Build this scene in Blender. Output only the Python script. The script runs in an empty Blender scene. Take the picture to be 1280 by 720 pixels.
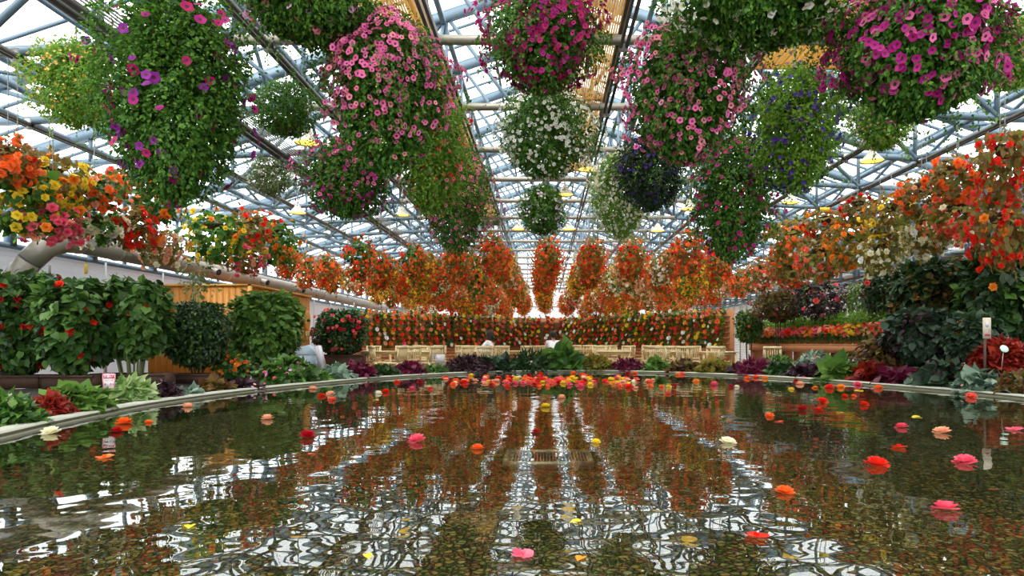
import bpy, math, random
import numpy as np
from mathutils import Vector, Matrix

SC = bpy.context.scene
COL = SC.collection
R = np.random.default_rng(7)
random.seed(7)
F, VX, VY, EYE = 860.0, 682.0, 428.0, 1.1
RIM_Z, WATER_Z, BED_Z, SOIL_Z = 0.45, 0.40, 0.20, 0.34

def at(px, py, Y):
    """a point of the place from its bearing in the photograph and its distance down the hall"""
    return Vector(((px - VX) * Y / F, Y, EYE + (VY - py) * Y / F))

ORD = ['first', 'second', 'third', 'fourth', 'fifth', 'sixth', 'seventh', 'eighth', 'ninth', 'tenth', 'eleventh', 'twelfth', 'thirteenth',
       'fourteenth', 'fifteenth', 'sixteenth', 'seventeenth', 'eighteenth', 'nineteenth', 'twentieth', 'twenty-first', 'twenty-second',
       'twenty-third', 'twenty-fourth', 'twenty-fifth', 'twenty-sixth', 'twenty-seventh', 'twenty-eighth', 'twenty-ninth', 'thirtieth',
       'thirty-first', 'thirty-second', 'thirty-third', 'thirty-fourth', 'thirty-fifth', 'thirty-sixth', 'thirty-seventh', 'thirty-eighth',
       'thirty-ninth', 'fortieth', 'forty-first', 'forty-second', 'forty-third', 'forty-fourth']

# ------------------------------------------------------------------ materials
def lin(c):
    if isinstance(c, str):
        c = [int(c[i:i + 2], 16) / 255 for i in (0, 2, 4)]
    return tuple((x / 12.92 if x <= 0.04045 else ((x + 0.055) / 1.055) ** 2.4) for x in c) + (1.0,)

def new_mat(name):
    m = bpy.data.materials.new(name); m.use_nodes = True
    nt = m.node_tree; nt.nodes.clear()
    out = nt.nodes.new('ShaderNodeOutputMaterial')
    return m, nt, out

def ramp(nt, fac, cols, interp='LINEAR'):
    r = nt.nodes.new('ShaderNodeValToRGB'); r.color_ramp.interpolation = interp
    el = r.color_ramp.elements
    n = len(cols)
    for i in range(n - 2): el.new(0.5)
    for i, c in enumerate(cols):
        el[i].position = i / (n if interp == 'CONSTANT' else max(n - 1, 1)); el[i].color = lin(c)
    nt.links.new(fac, r.inputs[0])
    return r.outputs[0]

def petal_mat(name, cols, trans=0.35, rough=0.55, spec=0.25):
    """thin living tissue: every leaf or petal (mesh island) takes its own tint"""
    m, nt, out = new_mat(name)
    g = nt.nodes.new('ShaderNodeNewGeometry')
    if len(cols) == 1: cols = [cols[0], cols[0]]
    c = ramp(nt, g.outputs['Random Per Island'], cols)
    p = nt.nodes.new('ShaderNodeBsdfPrincipled')
    p.inputs['Roughness'].default_value = rough
    p.inputs['Specular IOR Level'].default_value = spec
    nt.links.new(c, p.inputs['Base Color'])
    t = nt.nodes.new('ShaderNodeBsdfTranslucent'); nt.links.new(c, t.inputs[0])
    mx = nt.nodes.new('ShaderNodeMixShader'); mx.inputs[0].default_value = trans
    nt.links.new(p.outputs[0], mx.inputs[1]); nt.links.new(t.outputs[0], mx.inputs[2])
    nt.links.new(mx.outputs[0], out.inputs[0])
    return m

def solid(name, col, rough=0.5, metal=0.0, noise=None, scale=8.0, stretch=(1, 1, 1), bump=0.0, spec=0.5):
    m, nt, out = new_mat(name)
    p = nt.nodes.new('ShaderNodeBsdfPrincipled')
    p.inputs['Roughness'].default_value = rough; p.inputs['Metallic'].default_value = metal
    p.inputs['Specular IOR Level'].default_value = spec
    if noise:
        tc = nt.nodes.new('ShaderNodeTexCoord'); mp = nt.nodes.new('ShaderNodeMapping')
        mp.inputs['Scale'].default_value = stretch
        nz = nt.nodes.new('ShaderNodeTexNoise'); nz.inputs['Scale'].default_value = scale; nz.inputs['Detail'].default_value = 5
        nt.links.new(tc.outputs['Object'], mp.inputs[0]); nt.links.new(mp.outputs[0], nz.inputs[0])
        nt.links.new(ramp(nt, nz.outputs[0], [noise, col, col, noise]), p.inputs['Base Color'])
        if bump:
            b = nt.nodes.new('ShaderNodeBump'); b.inputs['Strength'].default_value = bump; b.inputs['Distance'].default_value = 0.02
            nt.links.new(nz.outputs[0], b.inputs['Height']); nt.links.new(b.outputs[0], p.inputs['Normal'])
    else:
        p.inputs['Base Color'].default_value = lin(col)
    nt.links.new(p.outputs[0], out.inputs[0])
    return m

def emit_mat(name, col, strength):
    m, nt, out = new_mat(name)
    e = nt.nodes.new('ShaderNodeEmission'); e.inputs[0].default_value = lin(col); e.inputs[1].default_value = strength
    nt.links.new(e.outputs[0], out.inputs[0]); return m

def glass_mat(name, tint, refl=1.0):
    m, nt, out = new_mat(name)
    t = nt.nodes.new('ShaderNodeBsdfTransparent'); t.inputs[0].default_value = tint
    g = nt.nodes.new('ShaderNodeBsdfGlossy'); g.inputs['Roughness'].default_value = 0.05
    fr = nt.nodes.new('ShaderNodeFresnel'); fr.inputs[0].default_value = 1.3
    mx = nt.nodes.new('ShaderNodeMixShader')
    nt.links.new(fr.outputs[0], mx.inputs[0]); nt.links.new(t.outputs[0], mx.inputs[1]); nt.links.new(g.outputs[0], mx.inputs[2])
    nt.links.new(mx.outputs[0], out.inputs[0]); return m

def water_mat():
    m, nt, out = new_mat('pool_water')
    tc = nt.nodes.new('ShaderNodeTexCoord')
    n1 = nt.nodes.new('ShaderNodeTexNoise'); n1.inputs['Scale'].default_value = 3.8; n1.inputs['Detail'].default_value = 1.2; n1.inputs['Roughness'].default_value = 0.45
    n2 = nt.nodes.new('ShaderNodeTexNoise'); n2.inputs['Scale'].default_value = 1.4; n2.inputs['Detail'].default_value = 1.0
    nt.links.new(tc.outputs['Object'], n1.inputs[0]); nt.links.new(tc.outputs['Object'], n2.inputs[0])
    ad = nt.nodes.new('ShaderNodeMath'); ad.operation = 'MULTIPLY_ADD'; ad.inputs[1].default_value = 1.6
    nt.links.new(n2.outputs[0], ad.inputs[0]); nt.links.new(n1.outputs[0], ad.inputs[2])
    b = nt.nodes.new('ShaderNodeBump'); b.inputs['Strength'].default_value = 1.0; b.inputs['Distance'].default_value = 0.0026
    nt.links.new(ad.outputs[0], b.inputs['Height'])
    fr = nt.nodes.new('ShaderNodeFresnel'); fr.inputs[0].default_value = 1.37; nt.links.new(b.outputs[0], fr.inputs[1])
    t = nt.nodes.new('ShaderNodeBsdfTransparent'); t.inputs[0].default_value = (0.78, 0.80, 0.62, 1)
    g = nt.nodes.new('ShaderNodeBsdfGlossy'); g.inputs['Roughness'].default_value = 0.0; g.inputs[0].default_value = (0.97, 0.98, 0.97, 1)
    nt.links.new(b.outputs[0], g.inputs['Normal'])
    mx = nt.nodes.new('ShaderNodeMixShader')
    nt.links.new(fr.outputs[0], mx.inputs[0]); nt.links.new(t.outputs[0], mx.inputs[1]); nt.links.new(g.outputs[0], mx.inputs[2])
    nt.links.new(mx.outputs[0], out.inputs[0]); return m

def pebble_mat():
    m, nt, out = new_mat('pebbles')
    tc = nt.nodes.new('ShaderNodeTexCoord')
    v = nt.nodes.new('ShaderNodeTexVoronoi'); v.inputs['Scale'].default_value = 30
    nt.links.new(tc.outputs['Object'], v.inputs[0])
    sep = nt.nodes.new('ShaderNodeSeparateColor'); nt.links.new(v.outputs['Color'], sep.inputs[0])
    c = ramp(nt, sep.outputs[0], ['3a381a', '6a6430', '84703c', '524e24', '74482e', '8a8460', '585e2a', '907446'], 'CONSTANT')
    v2 = nt.nodes.new('ShaderNodeTexVoronoi'); v2.feature = 'DISTANCE_TO_EDGE'; v2.inputs['Scale'].default_value = 30
    nt.links.new(tc.outputs['Object'], v2.inputs[0])
    cr = ramp(nt, v2.outputs['Distance'], ['101008', 'ffffff', 'ffffff', 'ffffff', 'ffffff'])
    mul = nt.nodes.new('ShaderNodeMix'); mul.data_type = 'RGBA'; mul.blend_type = 'MULTIPLY'; mul.inputs[0].default_value = 1
    gm = nt.nodes.new('ShaderNodeMath'); gm.operation = 'MULTIPLY'; gm.inputs[1].default_value = 6; gm.use_clamp = True
    nt.links.new(v2.outputs['Distance'], gm.inputs[0])
    cr2 = ramp(nt, gm.outputs[0], ['2a2a20', 'ffffff'])
    nt.links.new(c, mul.inputs[6]); nt.links.new(cr2, mul.inputs[7])
    p = nt.nodes.new('ShaderNodeBsdfPrincipled'); p.inputs['Roughness'].default_value = 0.7
    nt.links.new(mul.outputs[2], p.inputs['Base Color'])
    b = nt.nodes.new('ShaderNodeBump'); b.inputs['Strength'].default_value = 1; b.inputs['Distance'].default_value = 0.02
    nt.links.new(gm.outputs[0], b.inputs['Height']); nt.links.new(b.outputs[0], p.inputs['Normal'])
    nt.links.new(p.outputs[0], out.inputs[0]); return m

MAT = dict(
    steel=solid('blue_grey_steel', '667b89', 0.5, 0.0, noise='7c909d', scale=3),
    beige=solid('beige_tube', '9a9284', 0.4, 0.2),
    rail=solid('dark_rail', '4c4842', 0.45, 0.3),
    galv=solid('galvanised', 'a9a79f', 0.4, 0.4, noise='8a867c', scale=2),
    duct=solid('duct_metal', '8f877b', 0.45, 0.25, noise='766b5f', scale=3),
    dark=solid('near_black', '1c1a18', 0.8),  # near-black for print, legs and eyes; also painted shade inside the duct stubs
    white=solid('white_paint', 'd9d9d6', 0.6, noise='c4c6c6', scale=1.5),
    endwall=petal_mat('white_screen', ['dfe0e0'], 0.16, 0.6),
    louvre=petal_mat('pale_louvre_screen', ['dcdde2'], 0.10, 0.55),
    panel=petal_mat('pale_panel_screen', ['cfccc8'], 0.09, 0.6),
    paper=solid('white_card', 'e4e2e6', 0.6),
    concrete=solid('rim_concrete', 'a5a596', 0.7, noise='6d6e60', scale=5, bump=0.3),
    ledge=solid('wet_ledge', '57573f', 0.5, noise='3c3c2c', scale=6),
    soil=solid('soil', '2c2118', 0.95, noise='17110c', scale=9, bump=0.6),
    floor=solid('tan_floor', '8a6a48', 0.8, noise='6f5238', scale=2),
    blindm=petal_mat('reed_blind', ['dcb878', 'e8cb90', 'cfa768'], trans=0.65, rough=0.7),
    pine=solid('orange_pine', 'c07e2b', 0.5, noise='a86a20', scale=4, stretch=(6, 6, 0.4)),
    pinelt=solid('pale_pine', 'dca04a', 0.5),
    plank=solid('rack_timber', 'b5784a', 0.7, noise='945c34', scale=4, stretch=(1, 1, 6)),
    chairw=solid('blond_chair_wood', 'dcc694', 0.5, noise='c9ae78', scale=6),
    terra=solid('terracotta', 'b0623a', 0.75, noise='8f4a2c', scale=8),
    planter=solid('brown_planter', '4d3527', 0.7, noise='38261c', scale=4, stretch=(1, 1, 8)),
    coir=solid('coir_bowl', '4b3423', 0.95, noise='6d4d33', scale=14, bump=0.6),
    blackplastic=solid('black_plastic', '1d1c1c', 0.5),
    wire=solid('hanging_wire', '8d8b80', 0.4, 0.6),
    bark=solid('stem_bark', '3c3a22', 0.85, noise='55603a', scale=12),
    cane=solid('pale_cane', '7f8a55', 0.7),
    glass=glass_mat('roof_glass', (0.97, 0.985, 0.99, 1)),
    bluebox=solid('pale_blue_plastic', 'a9bcc9', 0.45),
    green=solid('exit_green', '12804a', 0.5),
    signred=solid('sign_red', 'b91c30', 0.5),
    pinkline=solid('sign_pink', 'd98a90', 0.5),
    yellow=solid('trap_yellow', 'e8c42a', 0.5),
    lampshade=solid('cream_enamel', 'c9c2ac', 0.35),
    lampglow=emit_mat('lamp_glow', 'ffd060', 2.2),
    skin=solid('skin', 'c99a7c', 0.6), hair=solid('dark_hair', '1e1512', 0.6),
    shirt=solid('white_cotton', 'e8e6ea', 0.8), jeans=solid('dark_cloth', '2b3040', 0.85),
    pebble=pebble_mat(), water=water_mat(),
)
L = dict(  # leaf tints
    petunia=petal_mat('petunia_leaf', ['24471a', '3f6e22', '5d8a2c', '38601f', '7aa23a'], 0.4),
    lime=petal_mat('calibrachoa_leaf', ['4a7a24', '86ad3c', '5f8f2c', 'a3bf4a'], 0.45),
    dark=petal_mat('dark_green_leaf', ['1c3016', '2e4a20', '263e1c', '40602c'], 0.28, 0.45, 0.4),
    mid=petal_mat('mid_green_leaf', ['2a4a1a', '3c6226', '50782f', '6a8c3c'], 0.35, 0.45, 0.35),
    bright=petal_mat('bright_green_leaf', ['44682a', '5c8034', '789a44', '4c722c'], 0.4),
    olive=petal_mat('begonia_leaf', ['5f6426', '8a8234', '6c7c2c', '9c7434', 'a88a3c'], 0.5),
    russet=petal_mat('russet_begonia_leaf', ['6f5a28', '8c7838', '5f7030', '9c6a3a', '748038'], 0.5),
    bronze=petal_mat('bronze_leaf', ['4a3018', '6c4824', '5c5c28', '7c5c2c'], 0.4),
    purple=petal_mat('purple_black_leaf', ['2c171a', '40232a', '2c1a20', '523440'], 0.2, 0.5, 0.3),
    crimson=petal_mat('crimson_leaf', ['4c1024', '701a3a', '5c142c', '8c2c50'], 0.3, 0.45, 0.35),
    redl=petal_mat('brick_red_leaf', ['6c140f', '8f2415', '7a1a12', 'a8381f'], 0.3, 0.5, 0.3),
    silver=petal_mat('silver_green_leaf', ['4a6250', '7d9480', '5e7a62', '9db39a'], 0.25, 0.4, 0.5),
    slate=petal_mat('slate_leaf', ['22341f', '3a5236', '2c4030', '4c6248'], 0.25, 0.45, 0.35),
    varieg=petal_mat('variegated_leaf', ['9cb468', '5c843c', 'bccb94', '6f9448'], 0.35),
    grey=petal_mat('wispy_leaf', ['4a5c34', '6a7c48', '8a9660', '3f5030'], 0.4),
)
B = dict(  # blossom tints
    pink=petal_mat('pink_petal', ['e0569c', 'f07ab4', 'e8669e', 'f59cc6'], 0.35),
    salmonpink=petal_mat('salmon_pink_petal', ['e87590', 'f0909c', 'd85c84'], 0.35),
    magenta=petal_mat('magenta_petal', ['c01f80', 'd83296', 'a81c78', 'e0479e'], 0.35),
    cerise=petal_mat('cerise_petal', ['b01452', '980f5c', 'c4286a', '86104a'], 0.35),
    purple=petal_mat('purple_petal', ['9a1a78', 'b4288a', '7c2a90', 'a81c60'], 0.35),
    violet=petal_mat('violet_petal', ['3c2c86', '2c2068', '503a98', '33246e'], 0.3),
    white=petal_mat('white_petal', ['f0f0ea', 'fafaf5', 'e2e6da'], 0.35),
    lilac=petal_mat('lilac_petal', ['c79ac8', 'dcb4d8', 'e4cce0'], 0.35),
    peachpink=petal_mat('peach_pink_petal', ['ecb09c', 'f3c8b4', 'e49c94'], 0.35),
    straw=petal_mat('straw_petal', ['c9a040', 'd8b456', 'b88a3c', 'dcc070'], 0.35),
    red=petal_mat('red_petal', ['ea2412', 'f43a1c', 'd81c1c', 'f64c2c'], 0.4),
    crimson=petal_mat('crimson_petal', ['a80c1c', 'c41424', '8c0a18'], 0.35),
    orange=petal_mat('orange_petal', ['fa6a24', 'fc8438', 'f65a1c', 'fc9c50'], 0.42),
    tangerine=petal_mat('tangerine_petal', ['f58a24', 'f9a23c', 'f07818'], 0.42),
    yellow=petal_mat('yellow_petal', ['f2d228', 'f8e04a', 'eac01c'], 0.42),
    peach=petal_mat('peach_petal', ['f8b488', 'f9c8a4', 'f3a07c'], 0.42),
    cream=petal_mat('cream_petal', ['f4eecb', 'faf6e0', 'ece0a8'], 0.4),
    rose=petal_mat('rose_petal', ['f0506c', 'f47a8c', 'e83c60'], 0.42),
    coral=petal_mat('coral_petal', ['f4604a', 'f67c64', 'ee4c3c'], 0.42),
)
throat = solid('dark_throat', '5a1030', 0.7)
eye_y = solid('yellow_eye', 'e8d060', 0.7)

# ------------------------------------------------------------------ mesh making
class G:
    def __init__(s): s.v = []; s.f = []; s.n = 0
    def add(s, V, Fs, m=0):
        V = np.asarray(V, float).reshape(-1, 3)
        s.v.append(V)
        if isinstance(Fs, np.ndarray): Fs = [Fs]
        for f in Fs:
            f = np.asarray(f, int)
            if f.ndim == 1: f = f[None]
            s.f.append((f + s.n, m))
        s.n += len(V)
        return s
    def mesh(s, name, mats, smooth=False):
        me = bpy.data.meshes.new(name)
        V = np.concatenate(s.v)
        me.vertices.add(len(V)); me.vertices.foreach_set('co', V.astype(np.float32).ravel())
        loops = np.concatenate([f.ravel() for f, _ in s.f]).astype(np.int32)
        cnt = np.concatenate([np.full(len(f), f.shape[1]) for f, _ in s.f]).astype(np.int32)
        mi = np.concatenate([np.full(len(f), m) for f, m in s.f]).astype(np.int32)
        st = np.concatenate([[0], np.cumsum(cnt)[:-1]]).astype(np.int32)
        me.loops.add(len(loops)); me.loops.foreach_set('vertex_index', loops)
        me.polygons.add(len(cnt)); me.polygons.foreach_set('loop_start', st); me.polygons.foreach_set('loop_total', cnt)
        me.polygons.foreach_set('material_index', mi)
        if smooth: me.polygons.foreach_set('use_smooth', np.ones(len(cnt), bool))
        for m in (mats if isinstance(mats, (list, tuple)) else [mats]): me.materials.append(m)
        me.update(calc_edges=True)
        return me

BOXF = np.array([[0, 3, 2, 1], [4, 5, 6, 7], [0, 1, 5, 4], [1, 2, 6, 5], [2, 3, 7, 6], [3, 0, 4, 7]])
def box(g, c, s, m=0, rz=0.0, M=None):
    x, y, z = s[0] / 2, s[1] / 2, s[2] / 2
    V = np.array([[-x, -y, -z], [x, -y, -z], [x, y, -z], [-x, y, -z], [-x, -y, z], [x, -y, z], [x, y, z], [-x, y, z]])
    if rz:
        c_, s_ = math.cos(rz), math.sin(rz); V = V @ np.array([[c_, s_, 0], [-s_, c_, 0], [0, 0, 1]])
    if M is not None: V = V @ np.array(M.to_3x3()).T
    return g.add(V + np.array(c), BOXF, m)

def bar(g, a, b, w, h=None, m=0):
    """rectangular bar from a to b"""
    h = h or w
    a, b = np.array(a, float), np.array(b, float); d = b - a; ln = np.linalg.norm(d); d = d / ln
    up = np.array([0, 0, 1.0]) if abs(d[2]) < 0.95 else np.array([0, 1.0, 0])
    s = np.cross(d, up); s /= np.linalg.norm(s); u = np.cross(s, d)
    V = []
    for p in (a, b):
        for i, j in ((-1, -1), (1, -1), (1, 1), (-1, 1)): V.append(p + s * i * w / 2 + u * j * h / 2)
    return g.add(V, BOXF, m)

def tube(g, pts, r, n=10, m=0, cap=True):
    pts = [np.array(p, float) for p in pts]
    rr = r if isinstance(r, (list, tuple)) else [r] * len(pts)
    V = []; prev = None
    for i, p in enumerate(pts):
        d = pts[min(i + 1, len(pts) - 1)] - pts[max(i - 1, 0)]; d /= max(np.linalg.norm(d), 1e-9)
        if prev is None:
            up = np.array([0, 0, 1.0]) if abs(d[2]) < 0.9 else np.array([1.0, 0, 0]); s = np.cross(d, up)
        else: s = prev - d * np.dot(prev, d)
        s /= np.linalg.norm(s); prev = s; u = np.cross(s, d)
        for k in range(n):
            a = 2 * math.pi * k / n; V.append(p + rr[i] * (math.cos(a) * s + math.sin(a) * u))
    Fs = np.array([[i * n + k, i * n + (k + 1) % n, (i + 1) * n + (k + 1) % n, (i + 1) * n + k] for i in range(len(pts) - 1) for k in range(n)])
    fs = [Fs]
    if cap: fs += [np.arange(n)[::-1], np.arange(n) + (len(pts) - 1) * n]
    return g.add(V, fs, m)

def lathe(g, prof, n=16, m=0, c=(0, 0, 0), cap=False):
    V = [[c[0] + r * math.cos(2 * math.pi * k / n), c[1] + r * math.sin(2 * math.pi * k / n), c[2] + z] for r, z in prof for k in range(n)]
    Fs = np.array([[i * n + k, i * n + (k + 1) % n, (i + 1) * n + (k + 1) % n, (i + 1) * n + k] for i in range(len(prof) - 1) for k in range(n)])
    fs = [Fs]
    if cap: fs += [np.arange(n)[::-1], np.arange(n) + (len(prof) - 1) * n]
    return g.add(V, fs, m)

def link(name, me, parent=None, loc=(0, 0, 0), rot=(0, 0, 0), scale=(1, 1, 1)):
    o = bpy.data.objects.new(name, me); COL.objects.link(o)
    o.location = loc; o.rotation_euler = rot
    o.scale = scale if isinstance(scale, (tuple, list)) else (scale,) * 3
    if parent: o.parent = parent
    return o
def tag(o, label=None, cat=None, group=None, kind=None):
    if label: o['label'] = label
    if cat: o['category'] = cat
    if group: o['group'] = group
    if kind: o['kind'] = kind
    return o
def thing(name, label, cat, loc=(0, 0, 0), rz=0, group=None, kind=None, scale=1):
    return tag(link(name, None, None, loc, (0, 0, rz), scale), label, cat, group, kind)
def copy_tree(o, parent=None):
    c = o.copy(); COL.objects.link(c); c.parent = parent
    for ch in list(o.children): copy_tree(ch, c)
    return c

# ------------------------------------------------------------------ leaf and blossom templates
def T(V, Fs): return np.array(V, float), [np.array(f) if np.array(f).ndim == 2 else np.array([f]) for f in Fs]
T_leaf = T([[0, 0, 0], [-.3, .42, .07], [0, .5, 0], [.3, .42, .07], [0, 1, -.16]], [[[0, 2, 4, 1], [0, 3, 4, 2]]])
T_thin = T([[0, 0, 0], [-.11, .42, .03], [0, .5, 0], [.11, .42, .03], [0, 1, -.2]], [[[0, 2, 4, 1], [0, 3, 4, 2]]])
_b = [(-.24, -.1, .05), (-.46, .2, .08), (-.4, .58, .04), (-.17, .84, -.06), (0, 1.05, -.16), (.17, .84, -.06), (.4, .58, .04), (.46, .2, .08), (.24, -.1, .05)]
T_broad = T([(0, 0, 0), (0, .5, -.02)] + _b, [[[1, 2 + i, 3 + i] for i in range(8)] + [[1, 0, 2], [1, 10, 0]]])
def _lobed(rad, n=5, zc=-.3, inner=.32):
    V = [(0, 0, zc)]
    for i in range(2 * n):
        a = math.pi * i / n; V.append((inner * math.cos(a), inner * math.sin(a), -.06))
    for i in range(2 * n):
        a = math.pi * i / n; r = 1 if i % 2 == 0 else rad; V.append((r * math.cos(a), r * math.sin(a), .06 if i % 2 == 0 else -.02))
    k = 2 * n
    return np.array(V) * .5, [np.array([[0, 1 + i, 1 + (i + 1) % k] for i in range(k)]), np.array([[1 + i, 1 + k + i, 1 + k + (i + 1) % k, 1 + (i + 1) % k] for i in range(k)])]
T_petunia = _lobed(.84)
T_star = _lobed(.62)
def petals(layers, fine=False):
    V = []; T3 = []
    for (cnt, ln, wd, tilt, off, z0) in layers:
        for k in range(cnt):
            a = 2 * math.pi * k / cnt + off; ct, st = math.cos(math.radians(tilt)), math.sin(math.radians(tilt))
            if fine: pts = [(0, 0.04, 0), (-.45, .35, .05), (-.5, .72, .10), (-.2, 1.0, .02), (.2, 1.0, .05), (.5, .72, .0), (.45, .35, .0), (0, .6, -.06)]
            else: pts = [(0, 0.05, 0), (-.5, .6, .06), (0, 1.0, 0), (.5, .6, .02)]
            n0 = len(V)
            for (x, y, z) in pts:
                x *= wd; y *= ln; z *= ln
                y2, z2 = y * ct - z * st, y * st + z * ct
                V.append((x * math.cos(a) - y2 * math.sin(a), x * math.sin(a) + y2 * math.cos(a), z2 + z0))
            if fine: T3 += [[n0 + 7, n0 + i, n0 + (i + 1) % 7] for i in range(7)]
            else: T3 += [[n0, n0 + 3, n0 + 2], [n0, n0 + 2, n0 + 1]]
    return np.array(V) * .5, [np.array(T3)]
T_begonia = petals([(6, 1, .95, 12, 0, 0), (6, .78, .75, 38, .5, .05), (5, .5, .6, 66, .2, .08)])
T_begonia_lo = petals([(5, 1, 1.1, 10, 0, 0), (5, .7, .8, 50, .6, .05)])
T_rosette = petals([(7, 1.0, .85, 6, 0, 0), (7, .88, .8, 24, .45, .03), (6, .7, .7, 44, .1, .06), (5, .5, .6, 64, .6, .10), (4, .32, .4, 80, .2, .12)], True)
T_single = petals([(4, 1.0, 1.05, 10, 0, 0), (3, .4, .45, 60, .3, .03)], True)

def nrm(a): return a / np.maximum(np.linalg.norm(a, axis=1, keepdims=True), 1e-9)
def scatter(g, tmpl, P, Fw, Up, S, m=0, mats=None):
    """copies of a template: local y along Fw, local z near Up"""
    TV, TF = tmpl
    Fw = nrm(Fw); X = nrm(np.cross(Fw, Up)); Z = np.cross(X, Fw)
    Bm = np.stack([X, Fw, Z], axis=1)
    V = P[:, None, :] + S[:, None, None] * np.einsum('kj,njl->nkl', TV, Bm)
    N, K = len(P), len(TV)
    idx = (np.arange(N) * K)[:, None, None]
    g.v.append(V.reshape(-1, 3))
    for i, f in enumerate(TF):
        g.f.append(((f[None] + idx + g.n).reshape(-1, f.shape[1]), mats[i] if mats else m))
    g.n += N * K

PROF = {
    'ball': lambda t: np.sqrt(np.clip(1 - (2 * t - 1) ** 2, 0, 1)),
    'drop': lambda t: np.where(t < .35, np.sin(np.pi / 2 * np.clip(t / .35, 0, 1)) ** .6, np.clip(1 - (np.clip(t - .35, 0, 1) / .65) ** 2.4, 0, 1) ** .6),
    'pear': lambda t: np.where(t < .6, .55 + .45 * np.sin(np.pi / 2 * np.clip(t / .6, 0, 1)), np.clip(1 - (np.clip(t - .6, 0, 1) / .4) ** 2.2, 0, 1) ** .55) * np.clip(t * 9, 0, 1) ** .5,
    'dome': lambda t: np.sqrt(np.clip(1 - (1 - t) ** 2, 0, 1)),
    'shrub': lambda t: np.clip(1 - np.abs(2 * (t - .42)) ** 2.6, 0, 1) ** .5,
    'mush': lambda t: np.where(t < .45, np.sin(np.pi / 2 * np.clip(t / .45, 0, 1)) ** .55, 1 - .45 * np.clip((t - .45) / .55, 0, 1) ** 1.1) * np.where(t > .93, .6, 1),
}
def shell(n, w, h, prof, rng, lo, hi, tb=0.0, lump=.12):
    t = rng.random(n * 4); p = PROF[prof](t) * (1 - t * .999) ** tb if tb >= 0 else PROF[prof](t) * t ** (-tb)
    t = t[rng.random(n * 4) * p.max() < p][:n]
    n = len(t)
    ph = rng.random(n) * 2 * np.pi
    k1, k2 = rng.random(2) * 6
    lm = 1 + lump * np.sin(ph * 3 + k1 + t * 5) + lump * .7 * np.sin(ph * 5 + k2 - t * 11) + lump * .5 * np.sin(ph * 9 + t * 21 + k1)
    r0 = PROF[prof](t)
    dr = (PROF[prof](np.clip(t + .02, 0, 1)) - PROF[prof](np.clip(t - .02, 0, 1))) / .04
    rr = w / 2 * r0 * lm * (lo + (hi - lo) * rng.random(n) ** .6)
    P = np.stack([rr * np.cos(ph), rr * np.sin(ph), h * (.5 - t) * (1 if hi <= .8 else 1)], 1)
    N = nrm(np.stack([np.cos(ph), np.sin(ph), np.clip(dr * w / 2 / h, -3, 3)], 1))
    if lo < .7: P[:, 2] *= .92
    return P, N, t

def jit(rng, n, a): return rng.normal(size=(n, 3)) * a

def foliage(g, n, w, h, prof, size, seed, tmpl=T_leaf, m=0, inner=.5, droop=.5, strands=0, slen=.35, lump=.12, spread=.35):
    rng = np.random.default_rng(seed)
    P, N, t = shell(n, w, h, prof, rng, .78, 1.04, lump=lump); k = len(P)
    Fw = N * .7 + jit(rng, k, .55) + np.array([0, 0, -droop])
    Up = N * .8 + np.array([0, 0, .9]) + jit(rng, k, spread)
    scatter(g, tmpl, P, Fw, Up, size * (.6 + .8 * rng.random(k)), m)
    ni = int(n * inner)
    if ni:
        P, N, t = shell(ni, w, h, prof, rng, .25, .8, lump=lump); k = len(P)
        scatter(g, tmpl, P, N + jit(rng, k, .6) + np.array([0, 0, -.3]), N + jit(rng, k, .5) + np.array([0, 0, .4]), size * 1.5 * (.7 + .6 * rng.random(k)), m)
    if strands:
        P0, N0, t0 = shell(strands, w, h, prof, rng, .85, 1.0, lump=lump)
        Ps = []; Ns = []
        for p, nn, tt in zip(P0, N0, t0):
            L_ = slen * (.3 + rng.random()); q = p.copy(); d = nn * .8 + rng.normal(size=3) * .3 + (np.array([0, 0, .5]) if tt < .3 else 0)
            for s in range(int(L_ / (size * .45)) + 1):
                d = d + np.array([0, 0, -.12]) + rng.normal(size=3) * .12; q = q + d / np.linalg.norm(d) * size * .45
                Ps.append(q.copy()); Ns.append(nn)
        P = np.array(Ps); N = np.array(Ns); k = len(P)
        scatter(g, tmpl, P, jit(rng, k, .7) + N * .5 + np.array([0, 0, -.2]), N * .5 + jit(rng, k, .4) + np.array([0, 0, .6]), size * .8 * (.6 + .7 * rng.random(k)), m)

def bloom_spots(n, w, h, prof, seed, tb=0.0, lump=.12, out=1.05):
    rng = np.random.default_rng(seed)
    P, N, t = shell(n, w, h, prof, rng, out - .07, out, tb=tb, lump=lump)
    N = nrm(N + jit(rng, len(P), .35) + np.array([0, 0, .12]))
    return P, N, rng
def bloom_mesh(name, tmpl, mats, size=1.0):
    g = G(); V, Fs = tmpl; g.v.append(V * size)
    for i, f in enumerate(Fs): g.f.append((f, min(i, len(mats) - 1) if len(Fs) > 1 else 0))
    g.n = len(V)
    return g.mesh(name, mats)
def face_quat(n, rng):
    n = Vector(n); q = n.to_track_quat('Z', 'Y'); return q @ Matrix.Rotation(rng.random() * 6.28, 4, 'Z').to_quaternion()

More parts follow.
